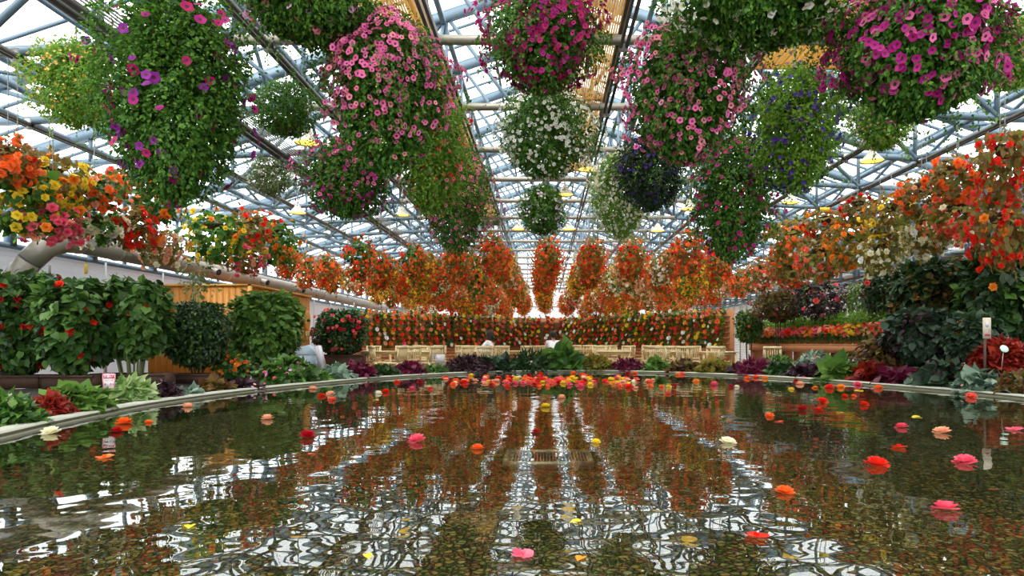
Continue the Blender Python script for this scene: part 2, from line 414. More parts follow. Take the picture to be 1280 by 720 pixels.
# ------------------------------------------------------------------ camera, world
cam = bpy.data.cameras.new('camera'); cam.sensor_width = 36; cam.lens = F / 1280 * 36
cam.shift_x = (640 - VX) / 1280; cam.shift_y = -(360 - VY) / 1280
co = bpy.data.objects.new('camera', cam); COL.objects.link(co); co.location = (0, 0, EYE); co.rotation_euler = (math.pi / 2, 0, 0)
cam.clip_start = .05; cam.clip_end = 300
SC.camera = co
w = bpy.data.worlds.new('overcast_sky'); SC.world = w; w.use_nodes = True
nt = w.node_tree; bg = nt.nodes['Background']; tc = nt.nodes.new('ShaderNodeTexCoord')
sp = nt.nodes.new('ShaderNodeSeparateXYZ'); nt.links.new(tc.outputs['Generated'], sp.inputs[0])
rp = nt.nodes.new('ShaderNodeValToRGB'); rp.color_ramp.elements[0].position = 0.0; rp.color_ramp.elements[0].color = (.72, .78, .82, 1)
rp.color_ramp.elements[1].position = .5; rp.color_ramp.elements[1].color = (.97, .99, 1.0, 1)
nt.links.new(sp.outputs[2], rp.inputs[0]); nt.links.new(rp.outputs[0], bg.inputs[0]); bg.inputs[1].default_value = 4.6
sun = bpy.data.lights.new('sun', 'SUN'); sun.energy = 2.0; sun.angle = math.radians(20); sun.color = (1, .97, .9)
so = bpy.data.objects.new('sun', sun); COL.objects.link(so); so.location = (0, 0, 20); so.rotation_euler = (math.radians(28), math.radians(-22), 0)
SC.view_settings.view_transform = 'Standard'; SC.view_settings.look = 'None'; SC.view_settings.gamma = 1
SC.view_settings.use_curve_mapping = False; SC.view_settings.exposure = 0.0
SC.cycles.max_bounces = 7; SC.cycles.diffuse_bounces = 3; SC.cycles.glossy_bounces = 3; SC.cycles.transparent_max_bounces = 10
SC.cycles.transmission_bounces = 3; SC.cycles.caustics_reflective = False
# ------------------------------------------------------------------ pool
RIMP = [(-3.96, 5.0), (-4.2, 6.2), (-4.35, 7.76), (-4.2, 9.47), (-3.74, 11.4), (-2.9, 13.6), (-1.46, 15.4), (0.1, 16.05), (1.85, 15.9), (3.6, 14.5), (4.75, 12.7), (5.35, 10.75), (5.75, 9.3), (5.85, 7.6), (5.5, 5.4), (4.6, 3.4), (3.0, 1.9), (1.0, 1.1), (-1.0, 1.1), (-2.7, 1.9), (-3.6, 3.4)]
def catmull(P, k=6):
    P = [np.array(p) for p in P]; n = len(P); out = []
    for i in range(n):
        a, b, c, d = P[i - 1], P[i], P[(i + 1) % n], P[(i + 2) % n]
        for j in range(k):
            t = j / k; out.append(.5 * ((2 * b) + (-a + c) * t + (2 * a - 5 * b + 4 * c - d) * t * t + (-a + 3 * b - 3 * c + d) * t ** 3))
    return np.array(out)
RIM = catmull(RIMP); NR = len(RIM)
tan = np.roll(RIM, -1, 0) - np.roll(RIM, 1, 0); tan /= np.linalg.norm(tan, axis=1, keepdims=True)
OUT = np.stack([-tan[:, 1], tan[:, 0]], 1)
if np.dot(OUT[0], RIM[0] - np.array([.8, 8])) < 0: OUT = -OUT
def ring_strip(g, profile, m=0):
    """profile: list of (offset outward, z)"""
    V = []
    for o_, z in profile:
        q = RIM + OUT * o_
        V.append(np.concatenate([q, np.full((NR, 1), z)], 1))
    K = len(profile)
    Fs = np.array([[a * NR + i, a * NR + (i + 1) % NR, (a + 1) * NR + (i + 1) % NR, (a + 1) * NR + i] for a in range(K - 1) for i in range(NR)])
    return g.add(np.concatenate(V), Fs, m)
def rim_at(ang_pt):
    """closest rim index to a point"""
    return int(np.argmin(np.linalg.norm(RIM - np.array(ang_pt)[None], axis=1)))

g = G(); ring_strip(g, [(0, RIM_Z - .015), (.012, RIM_Z), (.16, RIM_Z), (.175, RIM_Z - .015), (.175, 0.0)])
o = tag(link('pool_rim', g.mesh('pool_rim', MAT['concrete'])), 'pale concrete curb running round the shallow pool', 'pool edge', kind='structure')
g = G(); ring_strip(g, [(0.0, BED_Z - .1), (0, RIM_Z - .015)]); ring_strip(g, [(-.07, BED_Z - .1), (-.07, WATER_Z + .012), (0.005, WATER_Z + .012)])
link('ledge', g.mesh('ledge', MAT['ledge']), o)
cen = np.array([.8, 8.0])
def disc(z, off):
    V = np.concatenate([np.concatenate([RIM + OUT * off, np.full((NR, 1), z)], 1), [[cen[0], cen[1], z]]])
    return V, np.array([[(i + 1) % NR, i, NR] for i in range(NR)])
g = G(); V, Fs = disc(BED_Z, -.05); g.add(V, Fs); tag(link('pool_bed', g.mesh('pool_bed', MAT['pebble'])), 'pebbled pool floor seen through the clear water', 'pool floor', kind='structure')
g = G(); V, Fs = disc(WATER_Z, -.065); g.add(V, Fs); tag(link('pool_water', g.mesh('pool_water', MAT['water'])), 'still clear water of the round pool mirroring the hanging flowers', 'water', kind='structure')
t = thing('drain_grate', 'rectangular drain grate lying on the pebbled pool floor under the centre flower row', 'grate', (0.02, 5.15, BED_Z))
g = G()
for i in range(26): box(g, (-.29 + i * .0232, 0, .035), (.009, .5, .02))
link('grating', g.mesh('grating', MAT['galv']), t)
g = G()
for s in (-1, 1): box(g, (s * .31, 0, .03), (.03, .56, .05)); box(g, (0, s * .27, .03), (.65, .03, .05))
link('frame', g.mesh('frame', MAT['galv']), t)

# planting bed round the pool, floor of the seating area
g = G()
nx = np.abs(OUT[:, 0]); ny = OUT[:, 1]
wd = 1.15 + 3.6 * np.clip(nx, 0, 1) ** 1.3
q1 = RIM + OUT * .17; q2 = RIM + OUT * wd[:, None]; q2[:, 0] = np.clip(q2[:, 0], -9.9, 9.9)
V = np.concatenate([np.c_[q1, np.full(NR, SOIL_Z)], np.c_[q2, np.full(NR, SOIL_Z)], np.c_[q2 + OUT * .1, np.full(NR, 0.0)]])
Fs = np.array([[a * NR + i, a * NR + (i + 1) % NR, (a + 1) * NR + (i + 1) % NR, (a + 1) * NR + i] for a in range(2) for i in range(NR)])
g.add(V, Fs); tag(link('planting_bed', g.mesh('planting_bed', MAT['soil'])), 'dark soil bed encircling the pool behind its curb', 'flower bed', kind='structure')
g = G(); q3 = RIM + OUT * .1
# floor as a band from the pool outward to the walls (no floor under the pool)
outer = []
for p in RIM:
    d = (p - cen); d = d / np.linalg.norm(d)
    tx = (10.0 - cen[0]) / d[0] if d[0] > 1e-6 else ((-10.0 - cen[0]) / d[0] if d[0] < -1e-6 else 1e9)
    ty = (48.2 - cen[1]) / d[1] if d[1] > 1e-6 else ((-4.0 - cen[1]) / d[1] if d[1] < -1e-6 else 1e9)
    outer.append(cen + d * min(tx, ty))
outer = np.array(outer)
V = np.concatenate([np.c_[q3, np.full(NR, .13)], np.c_[outer, np.full(NR, .13)]])
g.add(V, np.array([[i, (i + 1) % NR, NR + (i + 1) % NR, NR + i] for i in range(NR)]))
box(g, (-8, 46, .11), (4, 4.2, .04)); box(g, (8, 46, .11), (4, 4.2, .04))
tag(link('floor', g.mesh('floor', MAT['floor'])), kind='structure')

# ------------------------------------------------------------------ greenhouse shell
WX = 10.0; YE = 48.0; Y0 = -3.5; ZE = EYE + 3.4; ZR = EYE + 6.7
def roof_z(x): return ZE + (ZR - ZE) * (1 - abs(x) / WX)
def louvre_wall(name, x, z0, z1, mat, y0, y1, pitch=.09):
    g = G(); s = 1 if x > 0 else -1; n = int((z1 - z0) / pitch)
    V = []; 
    for i in range(n):
        za = z0 + i * pitch
        V += [[x, y0, za], [x - s * .045, y0, za + .02], [x, y0, za + pitch]]
    for i in range(n):
        za = z0 + i * pitch
        V += [[x, y1, za], [x - s * .045, y1, za + .02], [x, y1, za + pitch]]
    k = 3 * n
    Fs = np.array([[i, i + 1, k + i + 1, k + i] for i in range(k - 1)])
    g.add(V, Fs)
    o = tag(link(name, g.mesh(name, mat)), kind='structure')
    return o
wl = louvre_wall('wall_left', -WX, 0.0, 2.9, MAT['louvre'], Y0, YE)
wr = louvre_wall('wall_right', WX, 0.0, 3.05, MAT['panel'], Y0, YE, .12)
for s, wobj, top in ((-1, wl, 2.9), (1, wr, 3.05)):
    g = G()
    for y in np.arange(Y0 + .4, YE, 1.16 if s > 0 else 2.33): box(g, (s * (WX - .05), y, top / 2), (.04, .06, top))
    link('seam', g.mesh('seam', MAT['galv'] if s > 0 else MAT['white']), wobj)
n = 0
for s, top in ((-1, 2.9), (1, 3.05)):
    n += 1
    g = G(); bar(g, (s * WX, Y0, top), (s * WX, YE, top), .12, .1); bar(g, (s * WX, Y0, ZE), (s * WX, YE, ZE), .16, .22); bar(g, (s * WX, Y0, (top + ZE) / 2 + .25), (s * WX, YE, (top + ZE) / 2 + .25), .06, .06)
    for i in range(23):
        y = 8.19 + 2.33 * (i - 5); box(g, (s * WX, y, (top + ZE) / 2), (.14, .16, ZE - top))
        box(g, (s * WX, y + 1.16, (top + ZE) / 2), (.07, .06, ZE - top))
    w_ = tag(link('window_%d' % n, g.mesh('window', MAT['steel'])), kind='structure')
    g = G(); g.add([[s * (WX + .01), Y0, top], [s * (WX + .01), YE, top], [s * (WX + .01), YE, ZE], [s * (WX + .01), Y0, ZE]], np.array([[0, 1, 2, 3]]))
    link('pane', g.mesh('pane', MAT['glass']), w_)
# end wall
g = G(); g.add([[-WX, YE, 0], [WX, YE, 0], [WX, YE, 4.9], [-WX, YE, 4.9]], np.array([[0, 1, 2, 3]]))
we = tag(link('wall_end', g.mesh('wall_end', MAT['endwall'])), kind='structure')
g = G()
for x in np.arange(-9.5, 10, 1.9): box(g, (x, YE - .03, 2.4), (.06, .05, 4.8))
for z in (1.9, 3.6): box(g, (0, YE - .03, z), (20, .05, .08))
link('trim', g.mesh('trim', MAT['galv']), we)
g = G()
for i in range(12): box(g, (0, YE - .05, 4.95 + i * .13), (7.6 - i * .1, .05, .06))
link('louvre', g.mesh('louvre', MAT['louvre']), we)
g = G()
for x in np.arange(-10, 10.1, 1.25):
    bar(g, (x, YE, 4.9), (x, YE, max(roof_z(x), 4.95)), .09, .07)
bar(g, (-WX, YE, 4.9), (WX, YE, 4.9), .12, .14); bar(g, (-5, YE, 6.4), (5, YE, 6.4), .1, .1)
wg = tag(link('window_3', g.mesh('gable_frame', MAT['steel'])), kind='structure')
g = G(); g.add([[-WX, YE + .02, 4.9], [WX, YE + .02, 4.9], [0, YE + .02, ZR]], np.array([[0, 1, 2]])); link('pane', g.mesh('pane', MAT['glass']), wg)

# glazed roof
g = G()
g.add([[-WX, Y0, ZE + .1], [-WX, YE, ZE + .1], [0, YE, ZR + .1], [0, Y0, ZR + .1]], np.array([[0, 1, 2, 3]]))
g.add([[WX, Y0, ZE + .1], [0, Y0, ZR + .1], [0, YE, ZR + .1], [WX, YE, ZE + .1]], np.array([[0, 1, 2, 3]]))
ceil = tag(link('ceiling', g.mesh('ceiling', MAT['glass'])), 'glazed pitched greenhouse roof', 'roof', kind='structure')
g = G()
for s in (-1, 1):
    y = Y0
    while y < YE:
        bar(g, (s * WX, y, ZE + .08), (0, y, ZR + .08), .035, .05); y += .777
    for k in range(1, 9):
        x = s * WX * k / 9; bar(g, (x, Y0, roof_z(x) + .03), (x, YE, roof_z(x) + .03), .05, .07)
bar(g, (0, Y0, ZR + .05), (0, YE, ZR + .05), .3, .16)
link('glazing_bar', g.mesh('glazing_bar', MAT['steel']), ceil)

# roof trusses (one mesh set, copied down the hall)
ZT = EYE + 3.6
tr = thing('roof_truss', 'blue-grey steel roof truss spanning the greenhouse', 'truss', (0, 8.19, 0), kind='structure', group='roof trusses down the hall')
g = G()
for s in (-1, 1): bar(g, (s * WX, 0, ZE - .02), (0, 0, ZR - .02), .13, .16)
link('rafter', g.mesh('rafter', MAT['steel']), tr)
g = G(); bar(g, (-3.7, 0, ZT), (3.7, 0, ZT), .09, .09); link('tie_tube', g.mesh('tie_tube', MAT['beige']), tr)
g = G()
for s in (-1, 1): bar(g, (s * 3.6, .02, ZT + .0), (s * WX, .02, ZT - .3), .09, .1)
link('chord', g.mesh('chord', MAT['steel']), tr)
g = G()
def zt(x): return ZT if x <= 3.6 else ZT - .3 * (x - 3.6) / 6.4
for s in (-1, 1):
    nodes = [0.0, 1.85, 3.7, 5.3, 6.9, 8.5]
    for i, x in enumerate(nodes):
        bar(g, (s * x, 0, zt(x)), (s * x, 0, roof_z(x)), .055, .055)
        x2 = nodes[i + 1] if i + 1 < len(nodes) else 9.8
        if i % 2: bar(g, (s * x, 0, roof_z(x)), (s * x2, 0, zt(x2)), .065, .065)
        else: bar(g, (s * x, 0, zt(x)), (s * x2, 0, roof_z(x2)), .065, .065)
link('web', g.mesh('web', MAT['steel']), tr)
for k in range(-3, 17):
    if k == 0: continue
    c = copy_tree(tr); c.location.y = 8.19 + 2.33 * k

# lattice girders along the hall
def lattice(x, lab):
    t = thing('lattice_girder', lab, 'girder', (x, 0, 0), kind='structure')
    z1 = roof_z(x) - .12; z0 = max(ZT + .12, z1 - 1.2)
    g = G(); bar(g, (0, Y0, z1), (0, YE, z1), .08, .1); bar(g, (0, Y0, z0), (0, YE, z0), .08, .1); link('chord', g.mesh('chord', MAT['steel']), t)
    g = G(); y = 8.19 - 4 * 2.33; k = 0
    while y < YE - 1.2:
        bar(g, (0, y, z0 if k % 2 else z1), (0, y + 1.165, z1 if k % 2 else z0), .05, .05); y += 1.165; k += 1
    link('web', g.mesh('web', MAT['steel']), t)
for x, lab in ((-7.7, 'lattice girder over the outer begonia row beside the louvred wall'), (-4.6, 'lattice girder between cabin side blinds and outer rows'), (-1.9, 'lattice girder left of the ridge'),
               (1.9, 'lattice girder right of the ridge'), (4.6, 'lattice girder over the right-hand baskets'), (7.7, 'lattice girder over the potted begonia shelf side')):
    lattice(x, lab)

# hanging rails along the hall, carried under the truss ties
def rail(x, lab, wide=False, dz=-.08):
    t = thing('hanging_rail', lab, 'rail', (x, 0, ZT + dz - (.3 * max(abs(x) - 3.6, 0) / 6.4)), group=None)
    g = G()
    for s in (-1, 1): bar(g, (s * (.07 if wide else .035), Y0, 0), (s * (.07 if wide else .035), YE, 0), .05 if wide else .03, .09 if wide else .06)
    for y in np.arange(8.19 - 2 * 2.33, YE, 2.33): box(g, (0, y, .02), (.16 if wide else .1, .05, .16), 1)
    link('track', g.mesh('track', [MAT['rail'], MAT['galv']]), t)
    if wide:
        g = G()
        for i in range(5): tube(g, [(.16 + i * .05, Y0, .03), (.16 + i * .05, YE, .03)], .011, 6)
        link('conduit', g.mesh('conduit', MAT['galv']), t)
for x, lab, wd_ in ((-1.29, 'dark rail along the inner edge of the first reed blind', False), (-3.3, 'dark double rail above the second basket row from the cabin', False), (-4.9, 'wide rail with five conduits running beside it', True),
                    (-6.3, 'thin dark rail above the outer begonia row on the cabin side', False), (-7.9, 'thin dark rail closest to the louvred wall', False), (.93, 'dark rail along the edge of the middle reed blind', False),
                    (2.62, 'dark rail above the baskets right of the middle', False), (4.15, 'dark rail beside the short reed blind on the right', False), (5.6, 'thin dark rail above the bright magenta basket', False),
                    (7.0, 'thin dark rail above the outer begonia row on the shelf side', False), (8.4, 'thin dark rail closest to the pale panel wall', False)):
    rail(x, lab, wd_)

# reed blinds lying on the ties
def blind(x0, x1, y0, y1, lab):
    t = thing('reed_blind', lab, 'blind', ((x0 + x1) / 2, 0, ZT + .13))
    hw = (x1 - x0) / 2; g = G(); x = -hw
    while x < hw:
        y = y0
        while y < y1: box(g, (x, min(y + 1.1, y1) - .55, 0), (.022, 1.1, .008)); y += 1.12
        x += .0285
    link('slat', g.mesh('slat', MAT['blindm']), t)
    g = G()
    for y in np.arange(y0, y1 + .01, (y1 - y0) / max(round((y1 - y0) / 2.33), 1)): bar(g, (-hw, y, .02), (hw, y, .02), .05, .03)
    for s in (-1, 1): bar(g, (s * hw, y0, .0), (s * hw, y1, .0), .04, .05)
    link('frame', g.mesh('frame', MAT['rail']), t)
blind(-2.8, -1.32, 4.0, 22.0, 'long tan reed blind stretched above the pink and salmon baskets')
blind(.02, .90, 4.0, 15.0, 'tan reed blind stretched beside the ridge above the white basket')
blind(2.75, 4.1, 4.0, 9.4, 'short tan reed blind above the blue-violet basket')

# gutters below the side windows with growing pipes
for s, z, lab in ((-1, 3.12, 'long flat gutter with tan underside along the louvred wall'), (1, 3.4, 'long flat gutter along the pale panel wall')):
    t = thing('side_gutter', lab, 'gutter', (s * 9.35, 0, z))
    g = G(); box(g, (-s * .38, 22, .08), (.03, 51, .16)); link('lip', g.mesh('lip', MAT['rail']), t)
    g = G(); box(g, (0, 22, 0), (.75, 51, .05))
    for y in np.arange(8.19 - 4 * 2.33, 47, 2.33): box(g, (s * .345, y, -.05), (.6, .05, .06), 1)
    link('tray', g.mesh('tray', [MAT['galv'], MAT['steel']]), t)
t = thing('wall_pipe', 'thin dark pipe running level along the pale panel wall', 'pipe', (9.5, 0, EYE + 1.97))
g = G(); tube(g, [(0, Y0, 0), (0, YE - .3, 0)], .035, 8)
for y in np.arange(1.2, 47, 2.33): box(g, (.22, y, 0), (.46, .04, .04), 1)
link('tube', g.mesh('tube', [MAT['rail'], MAT['steel']]), t)

# warm-air duct on the left
t = thing('air_duct', 'fat silvery air duct rising from the bushes and running along the louvred wall', 'duct')
g = G(); tube(g, [(-9.35, 11.8, .3), (-9.3, 11.8, 1.7), (-9.12, 11.8, 2.15), (-8.86, 11.82, 2.5)], .2, 14); tube(g, [(-8.86, 11.82, 2.5), (-8.66, 11.9, 2.74), (-8.52, 12.15, 2.88), (-8.5, 12.5, 2.91)], .2, 14)
link('elbow', g.mesh('elbow', MAT['duct'], True), t)
g = G(); tube(g, [(-8.5, 12.5, 2.91), (-8.5, 36, 2.91)], .19, 14); link('straight_run', g.mesh('straight_run', MAT['duct'], True), t)
for y in (12.5, 13.6, 15.9, 18.2, 20.5, 22.8, 26, 30):
    g = G(); tube(g, [(-8.5, y - .03, 2.91), (-8.5, y + .03, 2.91)], .205, 14); link('joint_band', g.mesh('joint_band', MAT['galv'], True), t)
for y in (14.0, 17.2, 20.2, 23.2):
    g = G(); tube(g, [(-8.4, y, 2.91), (-8.12, y - .1, 2.84)], .085, 12, cap=False); so_ = link('outlet_stub', g.mesh('outlet_stub', MAT['duct'], True), t)
    g = G(); tube(g, [(-8.16, y - .085, 2.85), (-8.125, y - .097, 2.842)], .078, 12); link('shade_plug', g.mesh('shade_plug', MAT['dark']), so_)  # solid near-black plug, its colour standing for the shade inside the stub

# high-bay lamps
def lamp(px, py, dz, lab, s=1.0):
    Y = F * dz / (VY - py); p = at(px, py, Y)
    t = thing('pendant_lamp', lab, 'lamp', (p.x, p.y, p.z), group=None, scale=s)
    g = G(); lathe(g, [(.04, .17), (.07, .13), (.09, .08), (.2, -.04), (.24, -.08)], 18); link('lamp_shade', g.mesh('lamp_shade', MAT['lampshade'], True), t)
    g = G(); lathe(g, [(.0, -.03), (.1, -.045), (.215, -.06)], 18); link('bulb', g.mesh('bulb', MAT['lampglow'], True), t)
    g = G(); tube(g, [(0, 0, .15), (0, 0, (ZT - p.z) / s)], .016, 6); link('rod', g.mesh('rod', MAT['galv']), t)
for a in ((385, 174, 2.95, 'lit pendant lamp behind the small round green basket'), (372, 263, 2.9, 'pendant lamp left of the magenta basket over the cabin'), (503, 266, 2.95, 'lit pendant lamp between the pink baskets'),
          (1090, 197, 2.95, 'lit pendant lamp under the pale pink basket'), (988, 250, 2.95, 'lit pendant lamp beneath the blue-violet basket'), (862, 258, 2.9, 'lit pendant lamp beside the crimson basket'),
          (822, 286, 2.9, 'lit pendant lamp above the orange begonias right of centre'), (735, 208, 3.2, 'lit pendant lamp beside the white basket of the centre row'), (711, 284, 2.95, 'small lit pendant lamp beside the lilac basket'),
          (648, 284, 2.95, 'small lit pendant lamp left of the lilac basket'), (706, 240, 3.1, 'lit pendant lamp close behind the lilac basket')):
    lamp(*a, s=.8)
# ------------------------------------------------------------------ petunia baskets
def wires(ztop, r=.16):
    g = G()
    for k in range(3):
        a = 2.1 * k; tube(g, [(r * math.cos(a), r * math.sin(a), 0), (0, 0, .45)], .006, 5, cap=False)
    tube(g, [(0, 0, .45), (0, 0, ztop)], .008, 5, cap=False)
    return g.mesh('hanging_wire', MAT['wire'])
g = G(); lathe(g, [(.0, -.19), (.1, -.18), (.17, -.1), (.2, 0), (.21, .02), (.19, .02), (.17, 0), (0, -.02)], 16); BOWL = g.mesh('basket_bowl', MAT['coir'], True)
BM = {}
def bm_of(kind, col, size):
    k = (kind, col, round(size, 3))
    if k not in BM:
        tm = {'pet': T_petunia, 'star': T_star, 'beg': T_begonia, 'lo': T_begonia_lo, 'single': T_single, 'ros': T_rosette}[kind]
        BM[k] = bloom_mesh('blossom_' + col, tm, [throat if kind == 'pet' and col not in ('white', 'straw', 'peachpink') else (eye_y if kind in ('pet', 'star') else B[col]), B[col]] if kind in ('pet', 'star') else [B[col]], size)
    return BM[k]

def petunia(px, py, wpx, hpx, D, lab, leaf, cols, nb, bs, prof='drop', seed=1, nl=2600, ls=.045, tb=0.0, bowl_dz=None, strands=26, kind='pet', lump=.2, indiv=100):
    strands = int(strands * 1.7); nb = int(nb * 1.9); nl = int(nl * 1.5); bs *= 1.12
    p = at(px, py, D); wm, hm = wpx * D / F, hpx * D / F
    t = thing('petunia_basket' if kind == 'pet' else 'hanging_flower_basket', lab, 'hanging basket', p, 0)
    g = G(); foliage(g, nl, wm * .97, hm * .97, prof, ls, seed, strands=strands, slen=.36, lump=lump, inner=.8)
    link('foliage', g.mesh('foliage', L[leaf]), t)
    zb = hm * .22 if bowl_dz is None else bowl_dz
    b = link('basket_bowl', BOWL, t, (0, 0, zb)); b.scale = (wm * .9,) * 3
    wr_ = link('hanging_wire', wires((ZT - p.z - zb)), t, (0, 0, zb))
    P, N, rng = bloom_spots(nb, wm, hm, prof, seed + 50, tb, lump=lump)
    # blossoms that face the hall entrance are parts of their own, the rest one mass
    vis = -(N[:, 1]) - .35 * N[:, 2] - N[:, 0] * (p.x / D); order = np.argsort(-vis); ci = rng.integers(0, len(cols), len(P)); sz = bs * (.75 + .5 * rng.random(len(P)))
    for i in order[:indiv]:
        o = link('blossom', bm_of(kind, cols[ci[i]], 1.0), t, P[i]); o.rotation_mode = 'QUATERNION'; o.rotation_quaternion = face_quat(N[i], rng); o.scale = (sz[i],) * 3
    rest = order[indiv:]
    if len(rest):
        g = G(); tm = T_petunia if kind == 'pet' else T_star
        mats = []
        for c in cols: mats += [throat if kind == 'pet' and c not in ('white', 'straw', 'peachpink') else eye_y, B[c]]
        for k in range(len(cols)):
            r_ = rest[ci[rest] == k]
            if len(r_):
                Zv = N[r_]; A = nrm(np.cross(Zv, jit(rng, len(r_), 1))); 
                scatter(g, tm, P[r_], A, Zv, sz[r_], mats=[2 * k, 2 * k + 1])
        tag(link('blossoms', g.mesh('blossoms', mats), t), kind='stuff')
    return t

PB = [
 (95, 105, 100, 112, 8.0, 'round basket of small straw-yellow flowers beside the tall green petunia basket', 'lime', ['straw'], 230, .035, 'ball', dict(nl=3000, ls=.035, kind='star')),
 (218, 118, 160, 285, 6.2, 'very tall green petunia basket dotted with purple flowers', 'petunia', ['purple', 'cerise', 'magenta'], 80, .082, 'drop', dict(nl=7600, ls=.042, strands=90)),
 (357, 136, 80, 70, 9.0, 'small round green basket with its brown bowl showing', 'petunia', ['lilac'], 30, .03, 'ball', dict(nl=2600, ls=.03, kind='star', bowl_dz=-.2)),
 (338, 220, 55, 50, 13.0, 'little grey-green ball basket with tiny white flowers near the cabin side', 'grey', ['white', 'lilac'], 170, .028, 'ball', dict(nl=1800, ls=.035, kind='star')),
 (385, 10, 135, 70, 6.0, 'leafy basket with pale lilac flowers cut off by the top edge', 'petunia', ['lilac', 'salmonpink'], 130, .055, 'ball', dict(nl=3600, ls=.043, strands=60)),
 (484, 118, 140, 205, 6.5, 'large bright pink petunia basket, thickly flowered on its crown, on the cabin side', 'petunia', ['pink', 'pink', 'salmonpink'], 760, .05, 'drop', dict(nl=4200, ls=.042, tb=1.1, strands=50)),
 (432, 222, 102, 104, 8.5, 'round magenta petunia basket between the bright pink and the little grey-green baskets', 'petunia', ['magenta', 'pink'], 260, .048, 'ball', dict(nl=3000, ls=.04, strands=40)),
 (541, 190, 88, 165, 8.9, 'mostly green petunia basket with salmon and red flowers behind the large bright pink one', 'lime', ['salmonpink', 'coral', 'red'], 150, .045, 'drop', dict(nl=3400, ls=.042, strands=40)),
 (572, 250, 92, 138, 10.6, 'long pink petunia basket, third of the pink row, above the orange begonias', 'petunia', ['pink', 'salmonpink'], 330, .045, 'drop', dict(nl=3000, ls=.042, strands=40)),
 (679, 50, 134, 132, 7.0, 'cerise magenta petunia basket at the head of the centre row', 'petunia', ['cerise', 'magenta', 'cerise'], 620, .05, 'drop', dict(nl=3600, ls=.04, strands=60)),
 (682, 165, 116, 118, 8.5, 'white petunia basket hanging below and behind the cerise one in the centre row', 'petunia', ['white'], 480, .043, 'ball', dict(nl=3600, ls=.036, strands=40)),
 (679, 262, 56, 64, 14.0, 'small lilac and white petunia basket, third of the centre row', 'petunia', ['lilac', 'white'], 150, .05, 'ball', dict(nl=2000, ls=.05)),
 (776, 244, 78, 115, 10.5, 'cream-white flowered basket tapering downward, right of the centre row', 'lime', ['white', 'cream'], 760, .045, 'drop', dict(nl=2800, ls=.036, kind='star')),
 (858, 115, 142, 185, 6.5, 'large bright pink petunia basket to the right of the centre row', 'petunia', ['pink', 'salmonpink', 'pink'], 600, .05, 'drop', dict(nl=4400, ls=.042, strands=50)),
 (815, 213, 84, 104, 9.5, 'dark green basket with deep violet flowers behind the bright pink one', 'dark', ['violet'], 130, .045, 'drop', dict(nl=3000, ls=.04)),
 (917, 248, 102, 165, 8.5, 'crimson flowered petunia basket hanging low between the bright pink and blue-violet baskets', 'petunia', ['cerise', 'cerise', 'magenta'], 170, .05, 'drop', dict(nl=3800, ls=.042, strands=50)),
 (994, 162, 112, 165, 7.5, 'leafy green basket sprinkled with deep blue-violet flowers', 'lime', ['violet'], 280, .045, 'drop', dict(nl=4200, ls=.038, strands=50)),
 (1148, 62, 190, 175, 5.5, 'big vivid magenta petunia basket in the upper right', 'petunia', ['magenta', 'magenta', 'pink'], 560, .066, 'drop', dict(nl=5200, ls=.043, tb=.9, strands=90)),
 (1102, 150, 74, 74, 9.5, 'pale peach-pink basket hanging under the big vivid magenta one', 'lime', ['peachpink'], 210, .036, 'ball', dict(nl=2200, ls=.038, kind='star')),
 (1262, 65, 66, 96, 8.0, 'peach-pink and green basket partly cut off by the right edge', 'lime', ['peachpink', 'salmonpink'], 130, .042, 'ball', dict(nl=2400, ls=.04)),
 (950, 8, 200, 75, 5.5, 'white petunia basket with trailing leaves cut off by the top edge right of centre', 'petunia', ['white'], 240, .055, 'ball', dict(nl=4400, ls=.043, strands=70)),
]
for i, (px, py, w_, h_, D, lab, leaf, cols, nb, bs, prof, kw) in enumerate(PB):
    petunia(px, py, w_, h_, D, lab, leaf, cols, nb, bs, prof, seed=100 + i * 7, **kw)

# ------------------------------------------------------------------ begonia baskets
def beg_fol(seed, n=460, w_=.95, h_=.95, leaf='olive', prof='mush', size=.085):
    g = G(); foliage(g, n, w_, h_, prof, size, seed, tmpl=T_broad, inner=.35, droop=.8, strands=20, slen=.2, lump=.2); return g.mesh('begonia_foliage', L[leaf])
def beg_blooms(seed, c1, c2, n, w_=1.0, h_=1.0, size=.085, tmpl=T_begonia_lo, prof='mush'):
    P, N, rng = bloom_spots(n, w_, h_, prof, seed, tb=-.7, lump=.22, out=1.08); g = G(); k = len(P)
    # blossoms hang in loose sprays
    P = P + jit(rng, k, .035) - np.array([0, 0, .0]); N = nrm(N + np.array([0, 0, -.1])); pick = rng.random(k) < .66
    for j, mk_ in ((0, pick), (1, ~pick)):
        scatter(g, tmpl, P[mk_], nrm(np.cross(N[mk_], jit(rng, mk_.sum(), 1))), N[mk_], size * (.6 + .8 * rng.random(mk_.sum())), j)
    return g.mesh('begonia_blossoms', [B[c1], B[c2]])
FOLS = {l: [beg_fol(300 + i, leaf=l) for i in range(2)] for l in ('olive', 'russet')}
FOLS['green'] = [beg_fol(330 + i, leaf='petunia') for i in range(2)]
FOLN = {l: [beg_fol(360 + i, 270, leaf=m) for i in range(2)] for l, m in (('olive', 'olive'), ('russet', 'russet'), ('green', 'petunia'))}
CMB = {'orange': ('orange', 'peach'), 'red': ('red', 'tangerine'), 'orange and red': ('orange', 'red'), 'yellow': ('yellow', 'tangerine'), 'white': ('cream', 'white'), 'pink': ('rose', 'peach'),
       'peach': ('peach', 'cream'), 'tangerine': ('tangerine', 'yellow'), 'coral': ('coral', 'cream'), 'crimson': ('crimson', 'red')}
BLS = {c: [beg_blooms(400 + 10 * i + j, a, b, 200, .6, 1.0, size=.085) for j in range(2)] for i, (c, (a, b)) in enumerate(CMB.items())}
